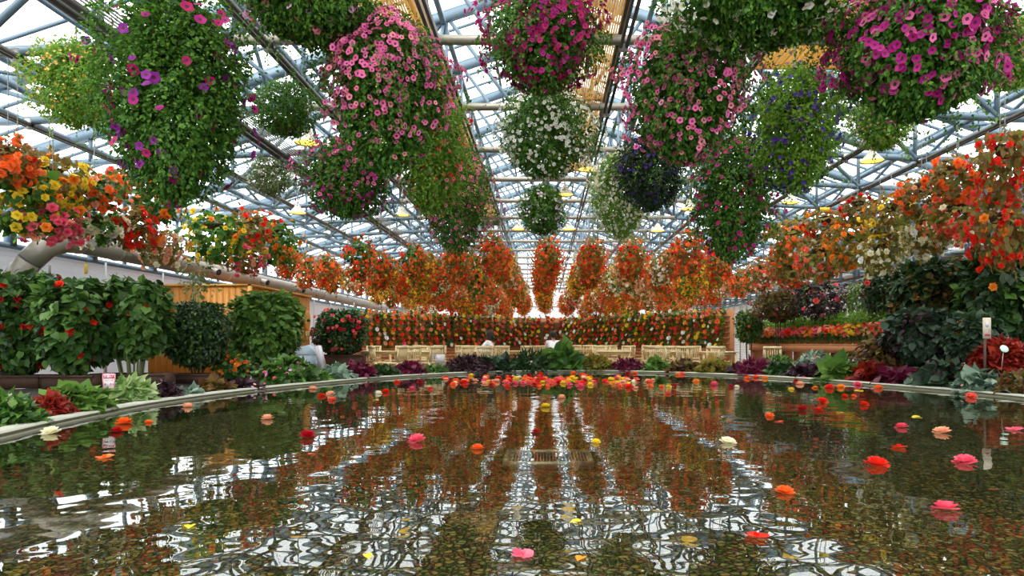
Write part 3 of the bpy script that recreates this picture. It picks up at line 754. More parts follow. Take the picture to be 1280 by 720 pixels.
FOLF = {l: [beg_fol(380 + i, 330, .58, .98, m, size=.06) for i in range(2)] for l, m in (('olive', 'olive'), ('russet', 'russet'), ('green', 'petunia'))}
BLB = {c: [beg_blooms(600 + 10 * i + j, a, b, 110, size=.1, tmpl=T_begonia) for j in range(1)] for i, (c, (a, b)) in enumerate(CMB.items())}
def beg_wire(z): 
    g = G(); tube(g, [(0, 0, 0), (0, 0, 1)], .007, 4, cap=False); return g.mesh('hanging_wire', MAT['wire'])
BWIRE = beg_wire(1)
rb = random.Random(5)
def begonia(loc, w_, h_, c, lab, leaf='olive', near=False, group=None, seed=0, far=0):
    t = thing('hanging_begonia_basket', lab, 'hanging basket', loc, 0, group)
    rz = rb.random() * 6.28
    link('foliage', rb.choice(FOLN[leaf] if near else FOLF[leaf]), t, rot=(0, 0, rz), scale=(far,) * 3 if far else (w_, w_, h_))
    link('basket_bowl', BOWL, t, (0, 0, .22 * h_), scale=(.9 * w_, .9 * w_, .8 * h_))
    link('hanging_wire', BWIRE, t, (0, 0, .2 * h_), scale=(1, 1, max(ZT - .1 - loc[2] - .2 * h_, .2)))
    if near:
        a, b = CMB[c]; P, N, rng = bloom_spots(near, w_, h_, 'mush', 900 + seed, tb=-.6, lump=.22, out=1.08)
        vis = -N[:, 1] - N[:, 0] * loc[0] / loc[1]; order = np.argsort(-vis)
        for i in order:
            o = link('blossom', bm_of('beg', a if rng.random() < .85 else b, 1.0), t, P[i] + rng.normal(size=3) * .04); o.rotation_mode = 'QUATERNION'; o.rotation_quaternion = face_quat(N[i], rng); o.scale = (.125 * (.7 + .6 * rng.random()),) * 3
    else:
        tag(link('blossoms', rb.choice(BLS[c] if loc[1] > 13 else BLB[c]), t, rot=(0, 0, rz + 1), scale=(far,) * 3 if far else (w_, w_, h_)), kind='stuff')
    return t

NB = [ # px, py, w px, h px, depth, colour, leaf, blooms, label
 (10, 200, 60, 60, 8.2, 'orange and red', 'russet', 60, 'orange-red begonia basket at the left edge above the yellow one'),
 (22, 245, 85, 95, 8.6, 'yellow', 'green', 100, 'yellow begonia basket at the left edge of the hall, with many large flowers'),
 (62, 232, 80, 90, 9.2, 'yellow', 'russet', 80, 'yellow begonia basket with brown hanging roots, second from the left edge'),
 (66, 280, 62, 44, 8.9, 'pink', 'green', 60, 'rose-red begonia basket hanging low just above the elbow of the air duct'),
 (118, 237, 68, 48, 10.0, 'orange', 'green', 90, 'vivid orange begonia basket beside the tall green petunia'),
 (118, 283, 58, 48, 10.3, 'white', 'green', 45, 'white and yellow begonia basket above the straight part of the duct'),
 (150, 228, 34, 36, 10.9, 'coral', 'russet', 12, 'brownish basket with few coral flowers behind the vivid orange one'),
 (164, 284, 55, 56, 10.9, 'red', 'russet', 50, 'red begonia basket above the duct, next after the white and yellow one'),
 (196, 250, 60, 60, 11.4, 'tangerine', 'green', 40, 'sparse tangerine begonia basket half hidden by the tall green petunia'),
 (200, 308, 52, 44, 11.9, 'peach', 'olive', 45, 'peach begonia basket hanging low in front of the duct'),
 (268, 296, 76, 64, 13.4, 'yellow', 'green', 85, 'golden yellow begonia basket above the roof of the cabin'),
 (312, 286, 56, 52, 14.8, 'red', 'russet', 55, 'crimson-red begonia basket above the corner of the cabin'),
 (305, 322, 50, 40, 14.5, 'pink', 'olive', 45, 'rose-pink begonia basket hanging just above the cabin roof'),
 (345, 302, 56, 58, 16.0, 'tangerine', 'green', 60, 'yellow-orange begonia basket beyond the cabin corner'),
 (1256, 205, 62, 96, 9.4, 'red', 'russet', 90, 'red begonia basket at the right edge, upper of the two'),
 (1250, 290, 70, 96, 9.6, 'red', 'russet', 80, 'red begonia basket at the right edge, lower of the two'),
 (1198, 222, 70, 62, 10.7, 'orange and red', 'russet', 60, 'orange-red begonia basket, upper one beside the red pair'),
 (1196, 272, 72, 60, 10.9, 'coral', 'olive', 60, 'coral begonia basket, lower one beside the red pair'),
 (1152, 244, 60, 52, 11.8, 'orange', 'russet', 35, 'orange begonia basket with a brown bowl above the white one'),
 (1158, 290, 62, 60, 11.9, 'white', 'olive', 60, 'creamy white begonia basket below the orange one'),
 (1114, 270, 60, 62, 12.9, 'yellow', 'russet', 55, 'yellow and olive begonia basket above the right-hand panel wall'),
 (1100, 318, 52, 52, 13.2, 'white', 'olive', 50, 'pure white begonia basket, lowest in the right outer row'),
 (1072, 262, 46, 40, 14.2, 'crimson', 'russet', 30, 'dark crimson begonia basket, small, behind the yellow and olive one'),
 (1064, 306, 62, 62, 14.4, 'tangerine', 'olive', 60, 'tangerine begonia basket right of the dark rail'),
 (1032, 282, 54, 44, 15.6, 'red', 'russet', 45, 'red begonia basket, fourth along the far part of the right outer row'),
 (1026, 324, 60, 52, 15.8, 'coral', 'olive', 60, 'coral and cream begonia basket low above the right shelves'),
 (988, 300, 56, 56, 17.5, 'orange', 'olive', 60, 'orange begonia basket under the blue-violet one'),
 (990, 340, 50, 40, 17.6, 'orange and red', 'russet', 45, 'orange-red begonia basket lowest above the right hedge'),
]
for i, (px, py, w_, h_, D, c, leaf, n_, lab) in enumerate(NB):
    begonia(at(px, py, D), w_ * D / F, h_ * D / F, c, lab, leaf, near=min(int(n_ * 1.5), 100), seed=i)

ROWS = [(-6.4, 17.0, 'outer row on the cabin side', 2.05), (-4.1, 15.6, 'fourth row left of centre', 1.9), (-3.1, 16.0, 'third row left of centre', 1.9), (-2.1, 16.2, 'second row left of centre', 1.95), (-1.1, 15.4, 'first row left of centre', 2.05),
        (0.0, 16.4, 'centre row', 2.1), (1.1, 15.6, 'first row right of centre', 2.05), (2.1, 16.4, 'second row right of centre', 1.95), (3.1, 15.2, 'third row right of centre', 2.0), (4.1, 16.0, 'fourth row right of centre', 1.9), (6.4, 19.0, 'outer row on the shelf side', 2.05)]
CW = ['orange'] * 4 + ['orange and red'] * 4 + ['red'] * 3 + ['tangerine'] * 3 + ['coral'] * 2 + ['peach'] * 2 + ['yellow'] * 2 + ['white']
for x, y0, rn, dz in ROWS:
    y = y0; k = 0
    while y < 39:
        c = rb.choice(CW); 
        if k == 0: c = 'orange and red'
        s = .82 + rb.random() * .28
        begonia((x + rb.uniform(-.12, .12), y, EYE + dz - .13 * (k % 2) + rb.uniform(-.08, .12)), s * .6, s, c, '%s begonia basket, %s back in the hanging %s' % (c, ORD[k], rn), rb.choice(['olive', 'green', 'olive', 'russet']), far=s)
        y += 1.32 + rb.uniform(-.08, .08); k += 1

# ------------------------------------------------------------------ begonia display wall at the back
WALL = [(-6.5, 24.4), (-.6, 31.0), (.8, 31.0), (6.0, 22.8)]
segl = [math.dist(WALL[i], WALL[i + 1]) for i in range(3)]; tot = sum(segl)
def wall_pt(u):
    s = u * tot
    for i in range(3):
        if s <= segl[i] or i == 2:
            k = s / segl[i]; a, b = WALL[i], WALL[i + 1]; d = (b[0] - a[0], b[1] - a[1]); l_ = math.hypot(*d)
            return Vector((a[0] + d[0] * k, a[1] + d[1] * k, 0)), math.atan2(d[1], d[0])
        s -= segl[i]
RZ = [EYE + 1.0 - .185 * k for k in range(7)]
for i in range(3):
    a, b = Vector((*WALL[i], 0)), Vector((*WALL[i + 1], 0)); d = (b - a).normalized(); nrm_ = Vector((-d.y, d.x, 0)); 
    t = thing('display_rack', 'stepped timber rack of potted begonias, ' + ['section running back from the cabin side', 'short middle section', 'section running back from the shelf side'][i], 'rack', a, math.atan2(d.y, d.x))
    ln = (b - a).length
    for k, z in enumerate(RZ):
        g = G(); box(g, (ln / 2, .04 , z - .115), (ln + .1, .14, .02)); link('shelf', g.mesh('shelf', MAT['plank']), t)
    g = G(); box(g, (ln / 2, .13, (RZ[0] + .1) / 2), (ln + .4, .02, RZ[0] + .1)); link('back_board', g.mesh('back_board', MAT['plank']), t)
    g = G()
    for z in np.arange(.06, RZ[-1] - .12, .13): box(g, (ln / 2, -.01, z), (ln, .025, .11))
    link('base_board', g.mesh('base_board', MAT['plank']), t)
g = G(); lathe(g, [(.035, -.11), (.05, -.02), (.053, -.02), (.053, 0), (.045, 0)], 8); WPOT = g.mesh('terracotta_pot', MAT['terra'])
WF = []
for i in range(3):
    g = G(); foliage(g, 24, .24, .2, 'ball', .1, 800 + i, tmpl=T_broad, inner=.2, droop=.3); WF.append(g.mesh('begonia_leaves', [L['mid'], L['olive'], L['lime']][i]))
NCOL = 60; rw = random.Random(11)
WC = ['red'] * 6 + ['orange'] * 6 + ['coral'] * 4 + ['yellow'] * 5 + ['white'] * 4 + ['crimson'] * 3 + ['peach'] * 4 + ['rose'] * 2 + ['tangerine'] * 3
MIDC = sorted(range(NCOL), key=lambda c: -wall_pt((c + .5) / NCOL)[0].y)[:18]
far = G(); FM = [MAT['terra'], L['mid']] + [B[c] for c in dict.fromkeys(WC)]; FI = {c: i + 2 for i, c in enumerate(dict.fromkeys(WC))}
rng_f = np.random.default_rng(5); kcol = 0
for c_ in range(NCOL):
    kcol += c_ not in MIDC
    for r_ in range(7):
        pt, ang = wall_pt((c_ + .5 + rw.uniform(-.16, .16)) / NCOL); nv = Vector((math.sin(ang), -math.cos(ang), 0))
        col = rw.choice(WC); sz = rw.choice([.13, .16, .18, .21])
        p = pt + nv * (.03) + Vector((0, 0, RZ[r_]))
        bp = Vector((nv.x * .2 + rw.uniform(-.08, .08), nv.y * .2, .07 + rw.uniform(-.06, .06)))
        if c_ in MIDC:
            lathe(far, [(.035, -.11), (.053, 0), (.045, 0)], 6, 0, (p.x, p.y, p.z))
            q = np.array(p)[None] + rng_f.normal(size=(14, 3)) * .05 + np.array([nv.x * .06, nv.y * .06, .05]); scatter(far, T_broad, q, jit(rng_f, 14, 1), np.tile([0, -.5, 1.], (14, 1)), np.full(14, .09), 1)
            nn = np.array([[nv.x, nv.y, .3]]); scatter(far, T_begonia, np.array(p + bp)[None], np.cross(nn, jit(rng_f, 1, 1)), nn, np.array([sz]), FI[col])
            continue
        t = thing('potted_begonia', '%s begonia pot, %s rack row down, %s along from the %s end' % (col, ORD[r_], ORD[c_ if c_ < min(MIDC) else NCOL - 1 - c_], 'cabin' if c_ < min(MIDC) else 'shelf'), 'potted plant', p, 0, 'begonias on the back display rack')
        link('pot', WPOT, t); link('leaves', rw.choice(WF), t, (nv.x * .03, nv.y * .03, .04), rot=(0, 0, rw.random() * 6), scale=rw.uniform(.65, .9))
        bl = link('blossom', bm_of('beg', col, 1.0), t, bp, scale=sz)
        bl.rotation_euler = (math.radians(75) + rw.uniform(-.3, .3), 0, ang + rw.uniform(-.3, .3))
tag(link('potted_begonias', far.mesh('potted_begonias', FM)), 'farthest begonia pots crowding the middle bend of the display rack', 'potted plants', kind='stuff')
# ------------------------------------------------------------------ floating blossoms
def on_water(px, py):
    Y = F * (EYE - WATER_Z) / (py - VY); return Vector(((px - VX) * Y / F, Y, WATER_Z + .002)), Y
rf = random.Random(3)
DEEP = {}
def float_bloom(px, py, s, col, kind, lab, group=None, cat='blossom'):
    p, Y = on_water(px, py + s * .12); d = s * Y / F; kind, raw = ('ros' if kind == 'bud' else kind), kind
    nm = {'ros': 'double_begonia_blossom', 'single': 'single_begonia_blossom', 'petal': 'loose_petal'}[kind]
    if kind == 'petal':
        k = ('petal', col)
        if k not in BM: BM[k] = (lambda g: (scatter(g, T_broad, np.array([[0, -.5, 0.]]), np.array([[0, 1., 0]]), np.array([[0, 0, 1.]]), np.array([1.0])), g.mesh('petal', B[col]))[1])(G())
        me = BM[k]
    else: me = bm_of('beg' if raw == 'bud' else kind, col, 1.0)
    o = link(nm, me, None, p + Vector((0, 0, .003 if kind == 'petal' else .0)), (rf.uniform(-.1, .1) - (.12 if kind != 'petal' else 0), rf.uniform(-.1, .1), rf.random() * 6.28), d)
    if kind == 'ros':
        o.scale = (d, d, d * rf.uniform(.95, 1.3))
    return tag(o, lab, cat, group)
FB = [
 (63, 539, 25, 'cream', 'ros', 'cream double blossom floating close to the curb by the white-flowered plant'),
 (155, 527, 22, 'orange', 'ros', 'big orange double blossom floating near the red and white sign'),
 (146, 538, 17, 'crimson', 'ros', 'dark red blossom floating just below the big orange one near the sign'),
 (186, 527, 11, 'orange', 'ros', 'small orange blossom floating beside the big orange one near the sign'),
 (131, 570, 22, 'orange', 'single', 'orange flat-petalled blossom floating in the lower left water'),
 (235, 507, 15, 'peach', 'ros', 'pale peach blossom floating beside the curb in front of the round shrub'),
 (334, 522, 17, 'peach', 'ros', 'peach and cream blossom floating in the reflection of the cabin'),
 (384, 544, 24, 'crimson', 'ros', 'large deep red blossom floating alone below the cabin reflection'),
 (391, 485, 12, 'peach', 'ros', 'peach blossom floating by the curb near the pale blue box'),
 (402, 494, 13, 'red', 'ros', 'red blossom floating next to the coral pair near the cabin corner'),
 (413, 492, 13, 'peach', 'ros', 'peach blossom, upper of the pair floating off the cabin corner'),
 (415, 499, 13, 'coral', 'ros', 'coral blossom, lower of the pair floating off the cabin corner'),
 (391, 567, 9, 'coral', 'petal', 'coral petal floating below the large deep red blossom'),
 (473, 491, 10, 'cream', 'ros', 'small cream blossom floating beside a red one left of the drift'),
 (482, 489, 12, 'red', 'ros', 'red blossom floating beside the small cream one left of the drift'),
 (496, 477, 10, 'red', 'ros', 'small red blossom close to the curb below the plum leaves'),
 (525, 477, 10, 'crimson', 'ros', 'small crimson blossom close to the curb left of the drift'),
 (515, 485, 10, 'rose', 'ros', 'small rose-pink blossom between two red ones left of the drift'),
 (538, 486, 9, 'red', 'ros', 'small red blossom at the left tip of the drift'),
 (470, 499, 9, 'yellow', 'petal', 'yellow petal floating under the small cream blossom'),
 (521, 549, 25, 'rose', 'ros', 'large rose-coral blossom floating left of the middle of the pool'),
 (597, 559, 18, 'orange', 'ros', 'orange blossom floating left of the drain grate'),
 (682, 507, 15, 'yellow', 'ros', 'yellow blossom floating alone in front of the drift on the centre line'),
 (670, 539, 14, 'crimson', 'ros', 'crimson blossom floating just beyond the drain grate'),
 (702, 496, 12, 'peach', 'ros', 'pale pink blossom floating just in front of the middle of the drift'),
 (745, 552, 13, 'yellow', 'ros', 'yellow blossom floating right of the drain grate'),
 (653, 691, 32, 'rose', 'single', 'flat rose-pink blossom floating lowest in the photo near the centre'),
 (725, 697, 16, 'tangerine', 'petal', 'orange-yellow petal floating low in the photo right of the flat pink blossom'),
 (719, 651, 14, 'yellow', 'petal', 'yellow petal floating above the orange-yellow one near the centre'),
 (237, 657, 15, 'yellow', 'petal', 'yellow petal floating alone in the lower left water'),
 (460, 695, 13, 'yellow', 'petal', 'yellow petal floating low in the photo left of the flat pink blossom'),
 (910, 551, 23, 'cream', 'ros', 'large cream blossom floating right of the middle of the pool'),
 (981, 613, 26, 'orange', 'ros', 'large orange blossom floating in front of the large cream one'),
 (946, 668, 33, 'red', 'single', 'flat scarlet blossom floating low in the photo right of the centre'),
 (1182, 633, 36, 'rose', 'ros', 'large pink blossom, lowest of the pink ones on the right'),
 (1206, 575, 30, 'rose', 'ros', 'large deep pink blossom floating beyond the lowest pink one'),
 (1096, 578, 32, 'red', 'ros', 'very large scarlet double blossom on the right half of the pool'),
 (1124, 557, 21, 'red', 'single', 'flat red blossom floating just behind the very large scarlet one'),
 (1268, 535, 22, 'rose', 'single', 'flat pink star-shaped blossom floating at the right edge'),
 (1177, 538, 24, 'peach', 'ros', 'peach and orange blossom floating left of the pink star-shaped one'),
 (1127, 532, 18, 'rose', 'ros', 'pink blossom floating left of the peach and orange one'),
 (1214, 495, 16, 'coral', 'ros', 'red and peach blossom floating close to the curb at far right'),
 (1080, 505, 14, 'red', 'ros', 'ragged red blossom floating right of the pair of deep red ones'),
 (1003, 511, 17, 'crimson', 'ros', 'deep red blossom, left one of the close pair right of centre'),
 (1023, 512, 14, 'red', 'ros', 'red and peach blossom, right one of the close pair right of centre'),
 (1028, 501, 16, 'red', 'ros', 'orange-red blossom just behind the close pair right of centre'),
 (1037, 484, 14, 'red', 'ros', 'scarlet blossom floating near the curb among yellow ones'),
 (1051, 483, 12, 'tangerine', 'ros', 'yellow-orange blossom right of the scarlet one near the curb'),
 (1019, 484, 9, 'tangerine', 'ros', 'small yellow-orange blossom left of the scarlet one near the curb'),
 (1000, 479, 12, 'peach', 'ros', 'peach blossom with a red one behind it near the curb'),
 (995, 476, 9, 'crimson', 'ros', 'small crimson blossom touching the peach one near the curb'),
 (989, 486, 9, 'yellow', 'ros', 'small yellow blossom in front of the peach one near the curb'),
 (934, 472, 10, 'orange', 'ros', 'orange blossom by the curb, first of four in a line below the magenta leaves'),
 (945, 471, 10, 'coral', 'ros', 'coral blossom by the curb, second of four in a line below the magenta leaves'),
 (956, 472, 10, 'tangerine', 'ros', 'tangerine blossom by the curb, third of four in a line below the magenta leaves'),
 (980, 472, 10, 'orange', 'ros', 'orange blossom by the curb, last of four in a line below the magenta leaves'),
 (1072, 480, 13, 'rose', 'ros', 'rose and red blossom touching the curb under the crimson leaves'),
 (1098, 484, 14, 'orange', 'ros', 'orange blossom close to the curb under the slate leaves'),
 (1075, 487, 11, 'yellow', 'petal', 'yellow petal floating under the rose and red blossom by the curb'),
 (1067, 495, 8, 'orange', 'ros', 'tiny orange blossom below the yellow petal near the curb'),
 (1056, 495, 10, 'red', 'ros', 'small red blossom behind the ragged red one'),
 (1051, 515, 9, 'yellow', 'petal', 'yellow petal floating beside the ragged red blossom'),
 (1145, 520, 12, 'yellow', 'petal', 'yellow petal floating beyond the peach and orange blossom'),
 (962, 519, 13, 'orange', 'ros', 'orange blossom floating left of the deep red pair'),
 (973, 526, 11, 'red', 'petal', 'red petal floating just below the lone orange blossom'),
 (893, 480, 13, 'rose', 'ros', 'rose-pink blossom floating well right of the drift'),
 (914, 483, 10, 'crimson', 'ros', 'crimson blossom beside a small cream one right of the drift'),
 (921, 483, 8, 'cream', 'ros', 'small cream blossom beside the crimson one right of the drift'),
 (870, 476, 10, 'tangerine', 'ros', 'tangerine blossom floating right of the drift below the bronze leaves'),
 (852, 467, 11, 'coral', 'ros', 'coral blossom touching the curb right of the drift'),
 (847, 468, 7, 'tangerine', 'ros', 'tiny tangerine blossom touching the coral one at the curb'),
 (836, 483, 8, 'yellow', 'ros', 'yellow blossom touching a crimson one at the right end of the drift'),
 (843, 482, 9, 'crimson', 'ros', 'crimson blossom touching a yellow one at the right end of the drift'),
 (835, 491, 10, 'coral', 'ros', 'coral blossom floating below the right end of the drift'),
 (827, 483, 8, 'orange', 'ros', 'flat orange blossom at the right end of the drift'),
 (717, 466, 9, 'orange', 'ros', 'orange blossom against the curb behind the middle of the drift'),
 (728, 468, 10, 'red', 'ros', 'red blossom against the curb behind the middle of the drift'),
 (676, 467, 8, 'red', 'ros', 'red blossom against the curb on the centre line'),
 (557, 472, 10, 'red', 'ros', 'red blossom against the curb below the black-purple leaves'),
 (589, 469, 9, 'yellow', 'ros', 'yellow blossom against the curb below the black-purple leaves'),
 (785, 467, 9, 'crimson', 'ros', 'crimson blossom against the curb below the crimson plant'),
 (793, 466, 9, 'orange', 'ros', 'orange blossom against the curb below the crimson plant'),
]
for a in FB: float_bloom(*a)
placed = []
tries = 0
CC = ['red'] * 9 + ['crimson'] * 4 + ['coral'] * 7 + ['rose'] * 5 + ['orange'] * 6 + ['peach'] * 5 + ['yellow'] * 3 + ['cream'] * 3 + ['tangerine'] * 3
while len(placed) < 122 and tries < 9000:
    tries += 1
    px = rf.gauss(680, 75) if rf.random() < .8 else rf.uniform(548, 830)
    if not 548 < px < 828: continue
    py = 475.5 + abs(px - 690) * .004 + rf.gauss(0, 3.6)
    if not 469.5 < py < 485.5: continue
    p, Y = on_water(px, py)
    if any((p.x - q[0]) ** 2 + ((p.y - q[1]) * .9) ** 2 < .135 ** 2 for q in placed): continue
    placed.append((p.x, p.y)); c = rf.choice(CC)
    part = ['left end', 'left half', 'middle', 'right half', 'right end'][min(int((px - 548) / 56), 4)]
    row = 'rear edge' if py < 473.5 else ('front edge' if py > 479.5 else 'thick')
    float_bloom(px, py, 10.2 * rf.uniform(.8, 1.2), c, rf.choice(['ros', 'bud', 'bud']), '%s blossom packed in the %s of the drift, %s' % (c, row, part), '%s blossoms, %s of the drift, %s' % (c, row, part))

# ------------------------------------------------------------------ plants on the ground
vis_i = [i for i in range(NR) if RIM[i][1] > 4.5]
RPX = np.array([VX + F * RIM[i][0] / RIM[i][1] for i in vis_i])
def rim_px(px):
    o_ = np.argsort(RPX); k = np.array(vis_i)[o_]; xs = RPX[o_]
    return np.array([np.interp(px, xs, RIM[k][:, 0]), np.interp(px, xs, RIM[k][:, 1])]), np.array([np.interp(px, xs, OUT[k][:, 0]), np.interp(px, xs, OUT[k][:, 1])])
TM = {'leaf': T_leaf, 'broad': T_broad, 'thin': T_thin}
def mound(px, wpx, hpx, off, name, lab, leaf, tmpl='broad', size=.12, n=160, blooms=None, nb=0, bs=.04, bk='star', prof='dome', leaf2=None):
    p, o_ = rim_px(px)
    for _ in range(4):   # step outward from the curb, keeping the bearing
        q = p + o_ * off; px2 = VX + F * q[0] / q[1]; p, o_ = rim_px(px + (VX + F * p[0] / p[1] - px2))
    q = p + o_ * off; Y = q[1]; w_, h_ = wpx * Y / F * .94, hpx * Y / F * (.64 if 455 < px < 1010 else .9)
    t = thing(name, lab, 'plant', (q[0], q[1], SOIL_Z))
    sd = int(px * 7 + wpx); size *= .68; n = int(n * 2.3)
    g = G(); foliage(g, n, w_, h_, prof, size, sd, tmpl=TM[tmpl], inner=.5, droop=.25, lump=.16); g.v = [v + np.array([0, 0, h_ * .5]) for v in g.v]
    link('leaves', g.mesh('leaves', L[leaf]), t)
    if leaf2:
        g = G(); foliage(g, n // 3, w_ * .95, h_ * .98, prof, size * .8, sd + 1, tmpl=TM[tmpl], inner=.1, droop=.1); g.v = [v + np.array([0, 0, h_ * .5]) for v in g.v]
        link('new_leaves', g.mesh('new_leaves', L[leaf2]), t)
    g = G(); rng = np.random.default_rng(sd)
    for k in range(7):
        a = rng.random() * 6.28; r_ = w_ * .25 * rng.random(); tube(g, [(0, 0, -.02), (r_ * math.cos(a), r_ * math.sin(a), h_ * .5)], .008, 5)
    link('stem', g.mesh('stem', MAT['bark']), t)
    if nb:
        P, N, rng = bloom_spots(nb, w_ * 1.05, h_ * 1.05, prof, sd + 3, lump=.16)
        for i in range(len(P)):
            o = link('blossom', bm_of(bk, blooms[i % len(blooms)], 1.0), t, P[i] + np.array([0, 0, h_ * .52])); o.rotation_mode = 'QUATERNION'; o.rotation_quaternion = face_quat(N[i] + np.array([0, -.4, .2]), rng); o.scale = (bs * (.7 + .6 * rng.random()),) * 3
    return t
MD = [
 (6, 74, 52, .30, 'begonia_plant', 'bright green begonia with white blossoms at the left edge of the pool', 'mid', 'leaf', .13, 330, ['white', 'cream'], 16, .10, 'beg'),
 (62, 52, 38, .32, 'foliage_plant', 'dark bronze-red foliage clump between the white begonia and bright green leaves', 'redl', 'leaf', .10, 330),
 (94, 76, 40, .32, 'foliage_plant', 'wide clump of fresh bright green leaves in front of the red and white sign', 'bright', 'broad', .15, 240),
 (165, 46, 36, .36, 'foliage_plant', 'cream and green variegated foliage plant beside the red and white sign', 'varieg', 'leaf', .18, 170),
 (200, 56, 28, .36, 'foliage_plant', 'black-purple curly foliage mound right of the variegated plant', 'purple', 'leaf', .11, 330),
 (234, 46, 14, .30, 'begonia_plant', 'low silvery leaved begonia with tiny peach blossoms beside the curb', 'silver', 'broad', .12, 70, ['peach'], 9, .05, 'lo'),
 (268, 44, 22, .38, 'foliage_plant', 'brown-bronze leafy clump below the orange flowered pot', 'bronze', 'broad', .12, 150),
 (302, 56, 18, .32, 'begonia_plant', 'low dark begonia covered with pale pink blossoms beside the curb', 'purple', 'broad', .10, 120, ['peachpink', 'lilac'], 46, .045, 'lo'),
 (361, 76, 40, .62, 'begonia_plant', 'large green clump with sprays of small pink flowers in front of the pale blue box', 'mid', 'broad', .16, 190, ['pink', 'rose', 'lilac'], 90, .05, 'lo'),
 (398, 32, 20, .30, 'foliage_plant', 'small yellow-green rosette below the leaning white board', 'bright', 'broad', .11, 90),
 (421, 40, 22, .34, 'foliage_plant', 'grey-green large-leaved rosette right of the leaning white board', 'silver', 'broad', .17, 60),
 (446, 54, 24, .42, 'foliage_plant', 'dusky crimson leaved clump below the shrub with coral flowers', 'crimson', 'broad', .15, 100, None, 0, 0, 'lo', 'dome', 'purple'),
 (478, 44, 26, .40, 'foliage_plant', 'dark green clump between the dusky crimson and plum ones', 'dark', 'leaf', .12, 230),
 (513, 44, 28, .42, 'foliage_plant', 'plum-red leaved clump in front of the first chairs', 'crimson', 'broad', .15, 110, None, 0, 0, 'lo', 'dome', 'purple'),
 (543, 40, 20, .36, 'foliage_plant', 'low mid green clump under the square white card', 'mid', 'leaf', .12, 200),
 (585, 62, 38, .45, 'foliage_plant', 'large black-purple curly mound behind the left end of the drift', 'purple', 'leaf', .13, 460),
 (622, 46, 30, .40, 'foliage_plant', 'slate green rosette of big rounded leaves right of the black-purple mound', 'slate', 'broad', .28, 46),
 (662, 54, 38, .45, 'begonia_plant', 'dark strap-leaved plant with a few tiny white flowers near the centre line', 'dark', 'thin', .28, 300, ['white', 'peachpink'], 14, .055, 'lo'),
 (704, 52, 46, .45, 'foliage_plant', 'tall plant with very large rounded bright green leaves by the seated person', 'mid', 'broad', .36, 42),
 (744, 50, 34, .42, 'foliage_plant', 'olive-green leafy clump right of the very large leaves', 'olive', 'leaf', .16, 260, None, 0, 0, 'lo', 'dome', 'dark'),
 (786, 42, 29, .40, 'foliage_plant', 'bright crimson leaved mound behind the right half of the drift', 'crimson', 'leaf', .14, 260),
 (820, 32, 30, .38, 'foliage_plant', 'compact vivid green plant beside the crimson mound', 'bright', 'broad', .15, 110),
 (854, 44, 28, .42, 'foliage_plant', 'dark bronze clump right of the vivid green plant', 'bronze', 'broad', .14, 120, None, 0, 0, 'lo', 'dome', 'purple'),
 (893, 46, 32, .42, 'foliage_plant', 'olive and bronze mottled clump in front of the right-hand chairs', 'olive', 'broad', .15, 120, None, 0, 0, 'lo', 'dome', 'bronze'),
 (922, 30, 26, .40, 'foliage_plant', 'small near-black clump left of the magenta leaves', 'purple', 'broad', .12, 100),
 (945, 42, 31, .40, 'foliage_plant', 'magenta-crimson spiky leaved clump at the chair by the pool', 'crimson', 'thin', .26, 300),
 (976, 42, 30, .42, 'foliage_plant', 'dark green broad-leaved clump right of the magenta leaves', 'dark', 'broad', .15, 120),
 (1008, 46, 32, .42, 'foliage_plant', 'purple-black leaved clump left of the light green hosta', 'purple', 'broad', .14, 130, ['rose'], 8, .05, 'lo'),
 (1050, 50, 30, .32, 'foliage_plant', 'light green hosta with long broad leaves by the curb', 'bright', 'broad', .28, 36),
 (1086, 44, 30, .46, 'foliage_plant', 'brick red leaved clump behind the light green hosta', 'redl', 'broad', .17, 70),
 (1120, 46, 26, .36, 'foliage_plant', 'deep crimson rosette between the brick red clump and the pale mixed plant', 'crimson', 'broad', .18, 60),
 (1148, 34, 20, .30, 'begonia_plant', 'pale mixed begonia with tiny pink flowers right by the curb', 'silver', 'broad', .11, 80, ['peachpink'], 22, .04, 'lo'),
 (1178, 56, 42, .46, 'foliage_plant', 'slate-purple clump of large dull leaves left of the silver hosta', 'slate', 'broad', .22, 70, None, 0, 0, 'lo', 'dome', 'purple'),
 (1228, 66, 36, .34, 'foliage_plant', 'silver-green veined hosta in front of the brick red dome', 'silver', 'broad', .18, 110, ['peachpink'], 6, .05, 'lo'),
 (1276, 50, 36, .36, 'foliage_plant', 'dark mottled clump at the right edge beside the silver hosta', 'bronze', 'broad', .14, 150, None, 0, 0, 'lo', 'dome', 'silver'),
 (1018, 50, 38, 1.4, 'foliage_plant', 'silvery upright plants in front of the potted begonia shelf', 'silver', 'leaf', .12, 260),
  (972, 50, 40, 1.7, 'foliage_plant', 'mixed green plants by the lone chair at the far end of the begonia shelf', 'mid', 'leaf', .12, 300),
 (1062, 66, 42, 1.15, 'foliage_plant', 'dark speckled clump at the foot of the begonia shelf', 'bronze', 'leaf', .10, 330, ['white'], 5, .06, 'lo'),
 (1112, 62, 66, 1.1, 'foliage_plant', 'tall dark bronze plant at the near end of the begonia shelf', 'bronze', 'broad', .16, 260, ['rose'], 4, .08, 'lo', 'shrub', 'purple'),
]
for a in MD: mound(*a)

